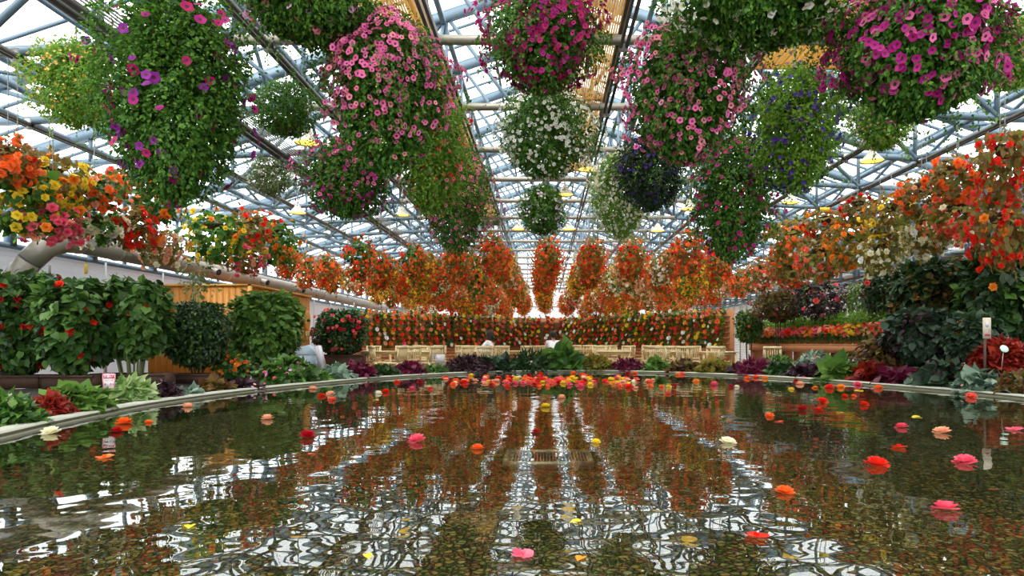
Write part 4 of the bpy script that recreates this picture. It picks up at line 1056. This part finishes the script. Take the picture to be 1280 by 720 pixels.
def shrub(px, py, wpx, hpx, D, name, lab, leaf, tmpl, size, n, blooms=None, nb=0, bs=.08, bk='beg', prof='shrub', planter=None, base=SOIL_Z, leaf2=None, cane=0, lump=.16, inner=.6, cat='plant', pmat='planter'):
    c = at(px, py, D); w_, h_ = wpx * D / F * .87, hpx * D / F * .9; zc = c.z - base; sd = int(px * 3 + D * 10); k_ = .95 if size < .1 else .66; size *= k_; n = int(n / k_ ** 2)
    t = thing(name, lab, cat, (c.x, c.y, base))
    g = G(); foliage(g, n, w_, h_, prof, size, sd, tmpl=TM[tmpl], inner=inner, droop=.5, lump=lump); g.v = [v + np.array([0, 0, zc]) for v in g.v]
    link('foliage', g.mesh('foliage', L[leaf]), t)
    if leaf2:
        g = G(); foliage(g, n // 3, w_ * 1.0, h_ * 1.0, prof, size * .9, sd + 1, tmpl=TM[tmpl], inner=0, droop=.2, lump=lump); g.v = [v + np.array([0, 0, zc]) for v in g.v]
        link('new_leaves', g.mesh('new_leaves', L[leaf2]), t)
    rng = np.random.default_rng(sd)
    for k in range(cane or 4):
        g = G(); a = rng.random() * 6.28; r_ = w_ * (.34 if cane else .2) * rng.random() ** .5
        tube(g, [(r_ * .5 * math.cos(a), r_ * .5 * math.sin(a), .05), (r_ * .8 * math.cos(a), r_ * .8 * math.sin(a), zc * .5), (r_ * math.cos(a + .2), r_ * math.sin(a + .2), zc + h_ * .2)], [.018, .014, .008], 6)
        link('stem', g.mesh('stem', MAT['cane' if cane else 'bark']), t)
    if nb:
        P, N, rng = bloom_spots(nb, w_ * 1.03, h_ * 1.02, prof, sd + 3, lump=lump)
        vis = -N[:, 1]; P = P
        for i in range(len(P)):
            if N[i][1] > .3: P[i][1] *= -1; N[i][1] *= -1
            o = link('blossom', bm_of(bk, blooms[i % len(blooms)], 1.0), t, P[i] + np.array([0, 0, zc])); o.rotation_mode = 'QUATERNION'; o.rotation_quaternion = face_quat(N[i] + np.array([0, -.4, .1]), rng); o.scale = (bs * (.7 + .6 * rng.random()),) * 3
    if planter:
        pw, ph = planter[0] * D / F, planter[1] * D / F
        g = G()
        if planter[2] == 'box':
            for s in (-1, 1): box(g, (0, s * .2, ph / 2), (pw, .03, ph)); box(g, (s * (pw / 2 - .015), 0, ph / 2), (.03, .37, ph))
            box(g, (0, 0, ph - .06), (pw - .05, .38, .02)); box(g, (0, -.2, ph - .02), (pw + .05, .06, .04)); box(g, (0, .2, ph - .02), (pw + .05, .06, .04))
        else: lathe(g, [(pw * .34, 0), (pw * .46, ph * .85), (pw * .5, ph * .85), (pw * .5, ph), (pw * .44, ph), (pw * .42, ph * .9), (0, ph * .88)], 20)
        link('planter', g.mesh('planter', MAT[pmat]), t)
    return t
SH = [
 (24, 408, 100, 150, 11.6, 'begonia_shrub', 'tall dark begonia bush with red flowers at the left edge, below the duct', 'mid', 'broad', .15, 620, dict(blooms=['red', 'crimson'], nb=26, bs=.12, planter=(70, 16, 'box'), leaf2='dark', lump=.22)),
 (94, 412, 84, 134, 11.2, 'begonia_shrub', 'broad-leaved bush with scarlet flower heads, second from the left edge', 'mid', 'broad', .19, 430, dict(blooms=['red'], nb=9, bs=.16, planter=(60, 18, 'box'), leaf2='dark', lump=.2)),
 (168, 402, 92, 112, 11.8, 'begonia_shrub', 'tall cane begonia with bare lower stems and few orange-red flowers, before the cabin', 'mid', 'broad', .19, 400, dict(blooms=['orange', 'red'], nb=12, bs=.12, planter=(86, 17, 'box'), cane=14, lump=.2)),
 (246, 422, 84, 96, 12.9, 'round_shrub', 'round small-leaved dark shrub in a brown planter before the cabin wall', 'dark', 'leaf', .085, 2300, dict(planter=(56, 12, 'box'), prof='shrub', leaf2='mid', inner=.8, lump=.08)),
 (248, 352, 40, 60, 13.2, 'wispy_shrub', 'thin wispy plant rising above the round dark shrub', 'grey', 'leaf', .07, 170, dict(inner=.3, cane=5, base=1.0, lump=.3)),
 (333, 414, 92, 104, 14.7, 'begonia_shrub', 'dense light green bush in front of the cabin corner', 'bright', 'broad', .17, 700, dict(leaf2='mid', planter=(54, 14, 'round'), prof='shrub', inner=.8, lump=.1)),
 (294, 458, 46, 34, 13.3, 'begonia_plant', 'small orange-flowered begonia between the round shrub and the light green bush', 'mid', 'broad', .12, 220, dict(blooms=['orange', 'tangerine'], nb=32, bs=.09, prof='ball', planter=(26, 10, 'round'))),
 (426, 418, 66, 66, 18.6, 'begonia_shrub', 'bush dotted with coral and rose flowers beside the cabin, below the exit sign', 'dark', 'leaf', .15, 1100, dict(blooms=['coral', 'rose', 'crimson'], nb=58, bs=.12, planter=(58, 20, 'box'), leaf2='bright', lump=.1)),
 (936, 410, 34, 44, 20.0, 'begonia_shrub', 'reddish green shrub at the far end of the potted begonia shelf', 'mid', 'leaf', .15, 420, dict(blooms=['coral', 'rose'], nb=14, bs=.1, leaf2='bronze')),
 (974, 384, 62, 40, 19.0, 'begonia_shrub', 'dark bronzy shrub behind the far part of the green hedge row', 'bronze', 'leaf', .16, 420, dict(blooms=['rose'], nb=6, bs=.12, leaf2='dark', lump=.25)),
 (1028, 378, 74, 52, 17.5, 'begonia_shrub', 'purple-leaved shrub with pink flowers behind the green hedge row', 'purple', 'leaf', .15, 400, dict(blooms=['rose', 'coral'], nb=12, bs=.14, leaf2='mid', lump=.25, inner=.3)),
 (1076, 374, 34, 46, 16.5, 'wispy_shrub', 'thin bright green cane plant behind the green hedge row', 'bright', 'leaf', .12, 230, dict(cane=9, inner=.2, lump=.3)),
 (1110, 368, 62, 54, 15.0, 'begonia_shrub', 'shrub with arching stems and rose flowers left of the big dark bush', 'dark', 'leaf', .15, 560, dict(blooms=['rose', 'coral'], nb=9, bs=.14, cane=5, leaf2='bronze', lump=.25)),
 (1176, 376, 124, 104, 12.6, 'begonia_shrub', 'big dark bushy begonia, its top reaching the panel wall', 'dark', 'broad', .16, 1300, dict(blooms=['coral', 'tangerine'], nb=8, bs=.1, leaf2='bronze', inner=.8, lump=.14)),
 (1152, 424, 84, 74, 11.6, 'begonia_shrub', 'dark drooping bronze and slate leaved bush below the big dark one', 'slate', 'broad', .16, 520, dict(blooms=['rose', 'peach'], nb=5, bs=.1, leaf2='purple', inner=.8)),
 (1252, 378, 98, 130, 11.0, 'begonia_shrub', 'large dark green bush at the right edge with salmon flowers', 'dark', 'broad', .19, 900, dict(blooms=['coral', 'peach', 'tangerine'], nb=14, bs=.12, leaf2='mid', inner=.8, lump=.16)),
 (1216, 424, 62, 64, 10.4, 'begonia_shrub', 'blue-green leaved begonia behind the pale marker sign', 'slate', 'broad', .15, 330, dict(blooms=['orange', 'peach'], nb=8, bs=.1, leaf2='dark')),
 (1252, 450, 78, 46, 9.7, 'coleus_dome', 'brick red dome-shaped coleus at the right edge', 'redl', 'broad', .15, 620, dict(prof='dome', inner=.5, lump=.03)),
]
for a in SH: shrub(*a[:11], **a[11])
p_ = at(1254, 436, 9.3); t = tag(link('plant_tag', None, None, (p_.x, 9.7 - .42, p_.z)), 'round pale green tag resting on the brick red coleus', 'tag')
g = G(); lathe(g, [(0, -.006), (.055, -.006), (.055, .006), (0, .006)], 16); d_ = link('disc', g.mesh('disc', solid('tag_green', 'bfe0c8', .5)), t, rot=(math.radians(60), 0, 0))
g = G(); tube(g, [(0, .01, 0), (0, .06, -.3)], .006, 6); link('pin', g.mesh('pin', MAT['galv']), t)

# ------------------------------------------------------------------ potted begonia shelf on the right
A_, B_ = Vector((6.5, 21.3, 0)), Vector((7.15, 12.7, 0)); dv = (B_ - A_).normalized(); ln = (B_ - A_).length; ang = math.atan2(dv.y, dv.x); nv = Vector((dv.y, -dv.x, 0)) * -1
if nv.x > 0: nv = -nv
sh = thing('plant_shelf', 'two-step timber shelf of potted begonias along the panel wall', 'shelf', A_, ang)
side = 1 if (Matrix.Rotation(ang, 3, 'Z') @ Vector((0, 1, 0))).dot(nv) > 0 else -1
g = G(); box(g, (ln / 2, side * .0, EYE - .06), (ln, .4, .04)); link('lower_board', g.mesh('lower_board', MAT['plank']), sh)
g = G(); box(g, (ln / 2, -side * .42, EYE + .36), (ln, .4, .04)); link('upper_board', g.mesh('upper_board', MAT['plank']), sh)
g = G(); box(g, (ln / 2, side * .19, EYE - .16), (ln, .03, .16)); box(g, (ln / 2, -side * .21, EYE + .28), (ln, .03, .14)); link('fascia', g.mesh('fascia', MAT['plank']), sh)
for i in range(5):
    g = G(); box(g, (.1 + (ln - .2) * i / 4, 0, (EYE - .08) / 2), (.08, .36, EYE - .08)); box(g, (.1 + (ln - .2) * i / 4, -side * .42, (EYE + .34) / 2), (.08, .36, EYE + .34)); link('upright', g.mesh('upright', MAT['plank']), sh)
g = G(); lathe(g, [(.07, 0), (.095, .12), (.105, .12), (.105, .15), (.09, .15), (.0, .13)], 14); SPOT = g.mesh('terracotta_pot', MAT['terra'])
g = G(); foliage(g, 60, .3, .2, 'ball', .09, 77, tmpl=T_broad, inner=.2); SF = g.mesh('leaves', L['mid'])
SBL = {}
for c in ('coral', 'yellow', 'rose', 'tangerine', 'peach', 'red'):
    g = G(); P, N, rng = bloom_spots(34, .36, .24, 'ball', 60 + len(c), out=1.1); k = len(P)
    scatter(g, T_begonia_lo, P, nrm(np.cross(N, jit(rng, k, 1))), N, np.full(k, .085), 0); SBL[c] = g.mesh('blossoms', B[c])
rs = random.Random(8); n_ = 25
for i in range(n_):
    q = A_ + dv * (ln * (i + .5) / n_) + nv * .05; c = rs.choice(['coral', 'coral', 'yellow', 'rose', 'tangerine', 'peach', 'red'])
    t = thing('potted_begonia', '%s begonia in a terracotta pot, %s along the shelf from its far end' % (c, ORD[i]), 'potted plant', (q.x, q.y, EYE - .04), 0, 'potted begonias on the two-step shelf')
    link('pot', SPOT, t); link('leaves', SF, t, (0, 0, .22)); link('blossoms', SBL[c], t, (0, 0, .3), rot=(0, 0, rs.random() * 6), scale=1.2)
g = G(); foliage(g, 150, .46, .24, 'ball', .07, 78, tmpl=T_leaf, inner=.3); HF = g.mesh('leaves', L['lime'])
n_ = 22
for i in range(n_):
    q = A_ + dv * (ln * (i + .5) / n_) - nv * .4
    t = thing('potted_foliage', 'low light green foliage pot, %s along the upper shelf step from its far end' % ORD[i], 'potted plant', (q.x, q.y, EYE + .38), 0, 'green pots on the upper shelf step', scale=1)
    link('pot', SPOT, t, scale=(.9, .9, .5)); link('leaves', HF, t, (0, 0, .16), rot=(0, 0, rs.random() * 6), scale=1.2)

# ------------------------------------------------------------------ cabin, signs, box
cb = thing('timber_cabin', 'orange-brown timber cabin between the potted bushes, under the air duct', 'cabin', (-8.05, 16.0, 0))
H_ = EYE + 1.31
g = G(); n_ = 16
for i in range(n_): box(g, (-1.18 + (i + .5) * 2.33 / n_, 0, H_ / 2), (2.33 / n_ - .008, .05, H_))
link('front_wall', g.mesh('front_wall', MAT['pine']), cb)
g = G(); n_ = 26
for i in range(n_):
    y = (i + .5) * 4.0 / n_
    if 2.35 < y < 3.1: box(g, (1.17, y, H_ - .16), (.05, 4.0 / n_ - .008, .32))
    else: box(g, (1.17, y, H_ / 2), (.05, 4.0 / n_ - .008, H_))
link('side_wall', g.mesh('side_wall', MAT['pine']), cb)
g = G(); box(g, (1.16, 2.72, 1.04), (.05, .74, 2.08)); dr = link('door', g.mesh('door', MAT['white']), cb)
g = G(); box(g, (1.2, 3.0, 1.05), (.04, .03, .16)); link('handle', g.mesh('handle', MAT['galv']), dr)
g = G(); box(g, (0, -.005, H_ + .02), (2.44, .09, .05)); box(g, (1.19, 2.0, H_ + .02), (.09, 4.1, .05)); box(g, (1.19, -.02, H_ / 2), (.09, .07, H_)); link('trim', g.mesh('trim', MAT['pinelt']), cb)
g = G(); box(g, (-1.17, 2, H_ / 2), (.05, 4, H_)); box(g, (0, 4.0, H_ / 2), (2.3, .05, H_)); box(g, (0, 2, H_ - .03), (2.3, 3.95, .04)); link('shell', g.mesh('shell', MAT['plank']), cb)
sx = -8.05 + 1.2
t = thing('round_sign', 'round pale timber sign with a dark bar on the cabin side wall', 'sign', (sx + .02, 19.72, EYE + .62))
g = G(); lathe(g, [(0, -.015), (.24, -.015), (.24, .015), (.19, .03), (0, .03)], 20); dd = link('board', g.mesh('board', MAT['pinelt']), t, rot=(0, math.pi / 2, 0)); dd.scale = (1.25, 1, 1)
g = G(); box(g, (.04, 0, 0), (.02, .22, .05)); link('bar', g.mesh('bar', MAT['dark']), t)
t = thing('notice_card', 'small cream notice below the round sign on the cabin', 'sign', (sx + .02, 19.72, EYE + .2))
g = G(); box(g, (0, 0, 0), (.015, .26, .26)); link('card', g.mesh('card', solid('cream_card', 'd8c890', .6)), t)
g = G()
for z in (.07, .02, -.03): box(g, (.009, 0, z), (.004, .17, .014))
link('printed_line', g.mesh('printed_line', MAT['dark']), t)
t = thing('pale_blue_box', 'pale blue-grey plastic box with a sloping lid beside the cabin door', 'box', (-5.75, 16.6, SOIL_Z + .03))
t.scale = (.9, .9, .8)
g = G(); box(g, (0, 0, .26), (.5, .4, .52)); link('body', g.mesh('body', MAT['bluebox']), t)
g = G(); g.add([[-.26, -.2, .54], [.26, -.2, .54], [.26, .2, .54], [-.26, .2, .54], [-.26, -.2, .74], [.1, -.2, .84], [.1, .2, .84], [-.26, .2, .74], [.26, -.2, .6], [.26, .2, .6]], [np.array([[0, 1, 8, 5], [0, 5, 4, 4], [3, 6, 9, 2]][:1]), np.array([[0, 5, 4], [3, 7, 6]]), np.array([[3, 6, 9, 2], [4, 5, 6, 7], [5, 8, 9, 6], [0, 4, 7, 3], [1, 2, 9, 8]])]); link('lid', g.mesh('lid', MAT['bluebox']), t)
for x in (-.14, .02):
    g = G(); lathe(g, [(0, -.02), (.09, -.02), (.11, 0), (.09, .03), (0, .03)], 16); link('round_fitting', g.mesh('round_fitting', MAT['white'], True), t, (x, -.22, .3 - (x + .14) * .6), rot=(math.pi / 2, 0, 0))
g = G(); box(g, (.13, -.203, .3), (.02, .01, .1)); box(g, (.13, -.203, .25), (.09, .01, .02)); link('printed_mark', g.mesh('printed_mark', MAT['dark']), t)
t = thing('leaning_board', 'narrow white board leaning in front of the coral-flowered bush', 'board', (-5.3, 16.2, SOIL_Z - .02))
t.scale = (.85, .85, .85)
Mx = Matrix.Rotation(math.radians(-17), 4, 'Y')
g = G(); box(g, (.0, 0, .5), (.115, .3, .66), M=Matrix.Rotation(math.radians(-14), 4, 'Y')); link('panel', g.mesh('panel', MAT['paper']), t)
g = G()
for s in (-1, 1): bar(g, (.1, s * .12, .2), (.16, s * .12, -.02), .02)
link('leg', g.mesh('leg', MAT['dark']), t)

# warning sign in the bed on the left
Yq = 6.95; p_ = at(136.5, 476, Yq)
t = thing('warning_sign', 'small white sign with a red heading standing among bright green leaves', 'sign', (p_.x, Yq, p_.z))
sc_ = Yq / F
g = G(); box(g, (0, 0, 0), (15 * sc_, .012, 18 * sc_)); pl = link('plate', g.mesh('plate', MAT['paper']), t)
g = G()
for s in (-1, 1): box(g, (s * 7.3 * sc_, -.008, 0), (.7 * sc_, .006, 18.6 * sc_)); box(g, (0, -.008, s * 9 * sc_), (15.2 * sc_, .006, .7 * sc_))
link('border', g.mesh('border', MAT['pinkline']), t)
g = G(); box(g, (0, -.008, 5.2 * sc_), (13 * sc_, .006, 4.2 * sc_)); link('heading_band', g.mesh('heading_band', MAT['signred']), t)
def text(body, size, parent, loc, mat, rot=(math.pi / 2, 0, 0)):
    cu = bpy.data.curves.new('lettering', 'FONT'); cu.body = body; cu.size = size; cu.align_x = 'CENTER'; cu.align_y = 'CENTER'; cu.extrude = .001
    cu.materials.append(mat); tmp = bpy.data.objects.new('tmp', cu); COL.objects.link(tmp); dg = bpy.context.evaluated_depsgraph_get()
    me = bpy.data.meshes.new_from_object(tmp.evaluated_get(dg)); bpy.data.objects.remove(tmp); return link('lettering', me, parent, loc, rot)
text('お願い', 3.9 * sc_, t, (0, -.014, 5.2 * sc_), MAT['paper'])
g = G()
for x, z, w_ in ((-4.4, -3.8, 1.4), (2.6, -3.6, 1.6), (5.6, -3.9, 1.3)): box(g, (x * sc_, -.008, z * sc_), (w_ * sc_, .005, 2.4 * sc_))
for z in (.2, 1.4): box(g, (0, -.008, z * sc_), (11 * sc_, .004, .35 * sc_))
link('printed_mark', g.mesh('printed_mark', MAT['pinkline']), t)
g = G(); box(g, (-6 * sc_, .01, -13 * sc_ - .1), (.018, .012, 9 * sc_ + .3)); link('stake', g.mesh('stake', MAT['paper']), t)
# marker sign on the right
Yq = 9.9; p_ = at(1208.5, 411, Yq); sc_ = Yq / F
t = thing('marker_sign', 'tall narrow pale marker sign on a dark stake among the right-hand bushes', 'sign', (p_.x, Yq - .45, p_.z))
g = G(); box(g, (0, 0, 0), (9.5 * sc_, .012, 25 * sc_)); link('plate', g.mesh('plate', solid('beige_card', 'c9bda9', .6)), t)
g = G(); lathe(g, [(0, 0), (2.2 * sc_, 0), (2.2 * sc_, .004), (0, .004)], 10, c=(0, 0, 0)); link('emblem', g.mesh('emblem', MAT['bluebox']), t, (0, -.008, 3.5 * sc_), rot=(math.pi / 2, 0, 0))
g = G(); box(g, (0, -.008, -8 * sc_), (5.5 * sc_, .005, 2 * sc_)); link('printed_mark', g.mesh('printed_mark', MAT['signred']), t)
g = G(); box(g, (-.02, .012, -12 * sc_ - .25), (.03, .02, .75)); link('stake', g.mesh('stake', MAT['planter']), t)
# exit signs on the left wall, sticky traps
for (px, py, Y, w_, lab) in ((442.5, 389.5, 26.5, .46, 'green and white exit sign on the louvred wall above the coral-flowered bush'), (62, 352, 13.6, .34, 'green exit sign half hidden by the leaves of the second bush')):
    p_ = at(px, py, Y); t = thing('exit_sign', lab, 'sign', (p_.x, Y, p_.z)); g = G(); box(g, (0, 0, 0), (w_, .06, w_ * .5)); link('housing', g.mesh('housing', MAT['green']), t)
    g = G(); s = w_
    box(g, (s * .26, -.034, 0), (s * .2, .01, s * .34)); link('door_symbol', g.mesh('door_symbol', MAT['paper']), t)
    g = G(); lathe(g, [(0, 0), (s * .05, 0), (s * .05, .008), (0, .008)], 8); link('running_head', g.mesh('running_head', MAT['paper']), t, (-s * .1, -.034, s * .15), rot=(math.pi / 2, 0, 0))
    g = G(); bar(g, (-s * .1, -.034, s * .1), (-s * .16, -.034, -s * .04), s * .07, .008); bar(g, (-s * .16, -.034, -s * .04), (-s * .05, -.034, -s * .16), s * .045, .008); bar(g, (-s * .16, -.034, -s * .04), (-s * .3, -.034, -s * .13), s * .045, .008); bar(g, (-s * .1, -.034, s * .08), (s * .04, -.034, s * .02), s * .035, .008)
    link('running_figure', g.mesh('running_figure', MAT['paper']), t)
    g = G(); box(g, (0, 0, w_ * .25 + .12), (.03, .03, .24)); link('bracket', g.mesh('bracket', MAT['galv']), t)
for (px, py, Y, w_, h_, lab) in ((107.5, 336, 13.0, .06, .2, 'yellow sticky trap hanging before the louvred wall under the duct'), (1031, 262, 14.0, .2, .09, 'yellow sticky trap hanging from the rail above the right begonias')):
    p_ = at(px, py, Y); t = thing('sticky_trap', lab, 'trap', p_); g = G(); box(g, (0, 0, 0), (w_, .008, h_)); link('card', g.mesh('card', MAT['yellow']), t)
    g = G(); tube(g, [(0, 0, h_ / 2), (0, 0, min(ZT - .1, 4.6) - p_.z)], .004, 5); link('string', g.mesh('string', MAT['wire']), t)

# ------------------------------------------------------------------ chairs, tables, visitors
def make_chair():
    t = thing('slatted_chair', 'x', 'chair')
    g = G(); box(g, (0, 0, .43), (.42, .42, .035)); link('seat', g.mesh('seat', MAT['chairw']), t)
    g = G()
    for i in range(7): bar(g, (-.165 + i * .055, -.20, .5), (-.165 + i * .055, -.245, .82), .024, .014)
    bar(g, (-.22, -.25, .84), (.22, -.25, .84), .03, .07); bar(g, (-.2, -.2, .51), (.2, -.2, .51), .025, .04); link('backrest', g.mesh('backrest', MAT['chairw']), t)
    for s in (-1, 1):
        g = G(); bar(g, (s * .19, .18, 0), (s * .19, .18, .42), .035); link('leg', g.mesh('leg', MAT['chairw']), t)
        g = G(); bar(g, (s * .2, -.19, 0), (s * .2, -.2, .45), .035); bar(g, (s * .2, -.2, .45), (s * .2, -.25, .86), .035); link('leg', g.mesh('leg', MAT['chairw']), t)
    return t
def make_table():
    t = thing('dining_table', 'x', 'table'); g = G(); box(g, (0, 0, .71), (.98, .72, .035)); link('tabletop', g.mesh('tabletop', MAT['chairw']), t)
    g = G(); box(g, (0, 0, .66), (.86, .58, .07)); link('apron', g.mesh('apron', MAT['chairw']), t)
    for x in (-1, 1):
        for y in (-1, 1): g = G(); bar(g, (x * .42, y * .3, 0), (x * .42, y * .3, .66), .05); link('leg', g.mesh('leg', MAT['chairw']), t)
    return t
ch0, tb0 = make_chair(), make_table(); uc = ut = False
TB = [(-4.75, 19.6), (-3.35, 19.0), (-2.0, 19.5), (-3.9, 22.3), (-2.4, 22.6), (-1.05, 20.3), (.25, 22.4), (1.95, 19.6), (3.3, 19.0), (4.65, 18.6), (2.2, 22.6), (3.6, 22.0), (1.3, 25.5)]
TN = [('first', 'pool-side row'), ('second', 'pool-side row'), ('third', 'pool-side row'), ('first', 'rear row'), ('second', 'rear row'), ('fourth', 'pool-side row'), ('third', 'rear row'), ('fifth', 'pool-side row'), ('sixth', 'pool-side row'), ('seventh', 'pool-side row'), ('fourth', 'rear row'), ('fifth', 'rear row'), ('single', 'rearmost row')]
rc = random.Random(4)
for (x, y), (o1, o2) in zip(TB, TN):
    t = tb0 if not ut else copy_tree(tb0); ut = True
    rz = rc.uniform(-.12, .12); t.location = (x, y, .13); t.rotation_euler.z = rz
    tag(t, 'blond wooden table, %s from the cabin side in the %s' % (o1, o2), 'table', 'blond tables of the seating area')
    for sx_ in (-1, 1):
        for sy in (-1, 1):
            if rc.random() < .2 and sy < 0: continue
            c = ch0 if not uc else copy_tree(ch0); uc = True
            c.location = (x + sx_ * .3 + rc.uniform(-.04, .04), y + sy * (.56 + rc.uniform(0, .42)), .13); c.rotation_euler.z = (0 if sy < 0 else math.pi) + rc.choice([-1, -.6, -.15, .1, .2, .5, .9])
            tag(c, 'blond slatted chair, %s %s seat of the %s table in the %s' % ('pool-side' if sy < 0 else 'wall-side', 'cabin-end' if sx_ < 0 else 'shelf-end', o1, o2), 'chair', 'blond chairs of the seating area')
for (x, y, rz, lab) in ((-3.95, 16.95+.9, 1.35, 'lone blond chair turned sideways at the cabin end of the seating'), (5.75, 17.3, -.5, 'lone blond chair beside the magenta-crimson leaves'), (2.95, 17.9, 1.2, 'blond chair turned sideways in front of the sixth pool-side table'), (4.25, 17.5, 1.0, 'blond chair turned sideways in front of the seventh pool-side table')):
    c = copy_tree(ch0); c.location = (x, y, .13); c.rotation_euler.z = rz; tag(c, lab, 'chair', 'blond chairs of the seating area')
t = thing('white_card_sign', 'square white card propped on a chair behind the low green clump', 'sign', at(548, 449, 17.9))
g = G(); box(g, (0, 0, 0), (.33, .012, .25)); link('card', g.mesh('card', MAT['paper']), t)
g = G(); box(g, (0, .02, -.3), (.03, .015, .5)); link('stand', g.mesh('stand', MAT['planter']), t)

def skin_obj(name, verts, edges, radii, mat, parent, sub=1):
    me = bpy.data.meshes.new(name); me.from_pydata(verts, edges, []); me.materials.append(mat)
    o = link(name, me, parent); md = o.modifiers.new('skin', 'SKIN'); md.use_smooth_shade = True
    for i, r_ in enumerate(radii): me.skin_vertices[0].data[i].radius = (r_, r_) if not isinstance(r_, tuple) else r_
    me.skin_vertices[0].data[0].use_root = True
    o.modifiers.new('sub', 'SUBSURF').levels = sub; o.modifiers['sub'].render_levels = sub
    return o
def person(loc, rz, lab, lean=.18, hairlong=False, topcol='shirt'):
    t = thing('person', lab, 'person', loc, rz)
    V = [(0, 0, .52), (0, .03, .7), (0, .03 + lean * .5, .88), (0, lean, 1.0), (0, lean + .02, 1.08), (0, lean + .04, 1.17), (0, lean + .03, 1.27)]; R_ = [.13, .12, .13, .065, .052, .085, .07]
    E = [(i, i + 1) for i in range(6)]
    for s in (-1, 1):
        n = len(V); V += [(s * .09, .02, .52), (s * .11, .42, .5), (s * .11, .44, .1), (s * .11, .56, .04)]; R_ += [.1, .07, .045, .035]; E += [(0, n), (n, n + 1), (n + 1, n + 2), (n + 2, n + 3)]
        n = len(V); V += [(s * .17, lean - .03, .95), (s * .22, lean + .1, .76), (s * .12, lean + .33, .76), (s * .11, lean + .38, .765)]; R_ += [.055, .042, .03, .028]; E += [(2, n), (n, n + 1), (n + 1, n + 2), (n + 2, n + 3)]
        for k, (dx, dl) in enumerate(((-.03, .075), (-.012, .09), (.006, .085), (.024, .07))):
            m_ = len(V); V += [(s * .11 + dx, lean + .42, .762), (s * .11 + dx, lean + .38 + dl, .75)]; R_ += [.009, .008]; E += [(n + 3, m_), (m_, m_ + 1)]
        m_ = len(V); V += [(s * .11 - s * .04, lean + .4, .758)]; R_ += [.009]; E += [(n + 3, m_)]
    m_ = len(V); V += [(0, lean + .135, 1.17)]; R_ += [.014]; E += [(5, m_)]
    skin_obj('body', V, E, R_, MAT['skin'], t)
    Vs = [(0, 0, .5), (0, .03, .7), (0, .03 + lean * .5, .88), (0, lean, .99)]; Rs = [.19, .19, .2, .1]; Es = [(0, 1), (1, 2), (2, 3)]
    for s in (-1, 1): n = len(Vs); Vs += [(s * .175, lean - .03, .95), (s * .215, lean + .06, .82)]; Rs += [.09, .07]; Es += [(2, n), (n, n + 1)]
    skin_obj('shirt', Vs, Es, Rs, MAT[topcol], t)
    Vt = [(0, 0, .5)]; Rt = [.155]; Et = []
    for s in (-1, 1): n = len(Vt); Vt += [(s * .1, .04, .52), (s * .11, .42, .5), (s * .11, .44, .12)]; Rt += [.115, .085, .062]; Et += [(0, n), (n, n + 1), (n + 1, n + 2)]
    skin_obj('trousers', Vt, Et, Rt, MAT['jeans'], t)
    g = G(); lathe(g, [(.0, .125), (.06, .112), (.1, .06), (.108, 0), (.1, -.06)] + ([(.1, -.16), (.05, -.18)] if hairlong else [(.06, -.08)]), 14); h = link('hair', g.mesh('hair', MAT['hair'], True), t, (0, lean + .012, 1.21)); h.scale = (.95, 1.05, 1.05); h.rotation_euler = (math.radians(14), 0, 0)
    for s in (-1, 1):
        g = G(); lathe(g, [(0, -.008), (.009, -.005), (.011, 0), (.009, .005), (0, .008)], 8); link('eye', g.mesh('eye', MAT['dark'], True), t, (s * .033, lean + .122, 1.205))
    return t
person((-1.85, 20.3, .13), -math.pi / 2 + .2, 'seated person in a white shirt leaning over a table beyond the slate green rosette', .2, True)
person((.28, 21.55, .13), .15, 'seated person in white seen from behind above the very large bright green leaves', .24, False)
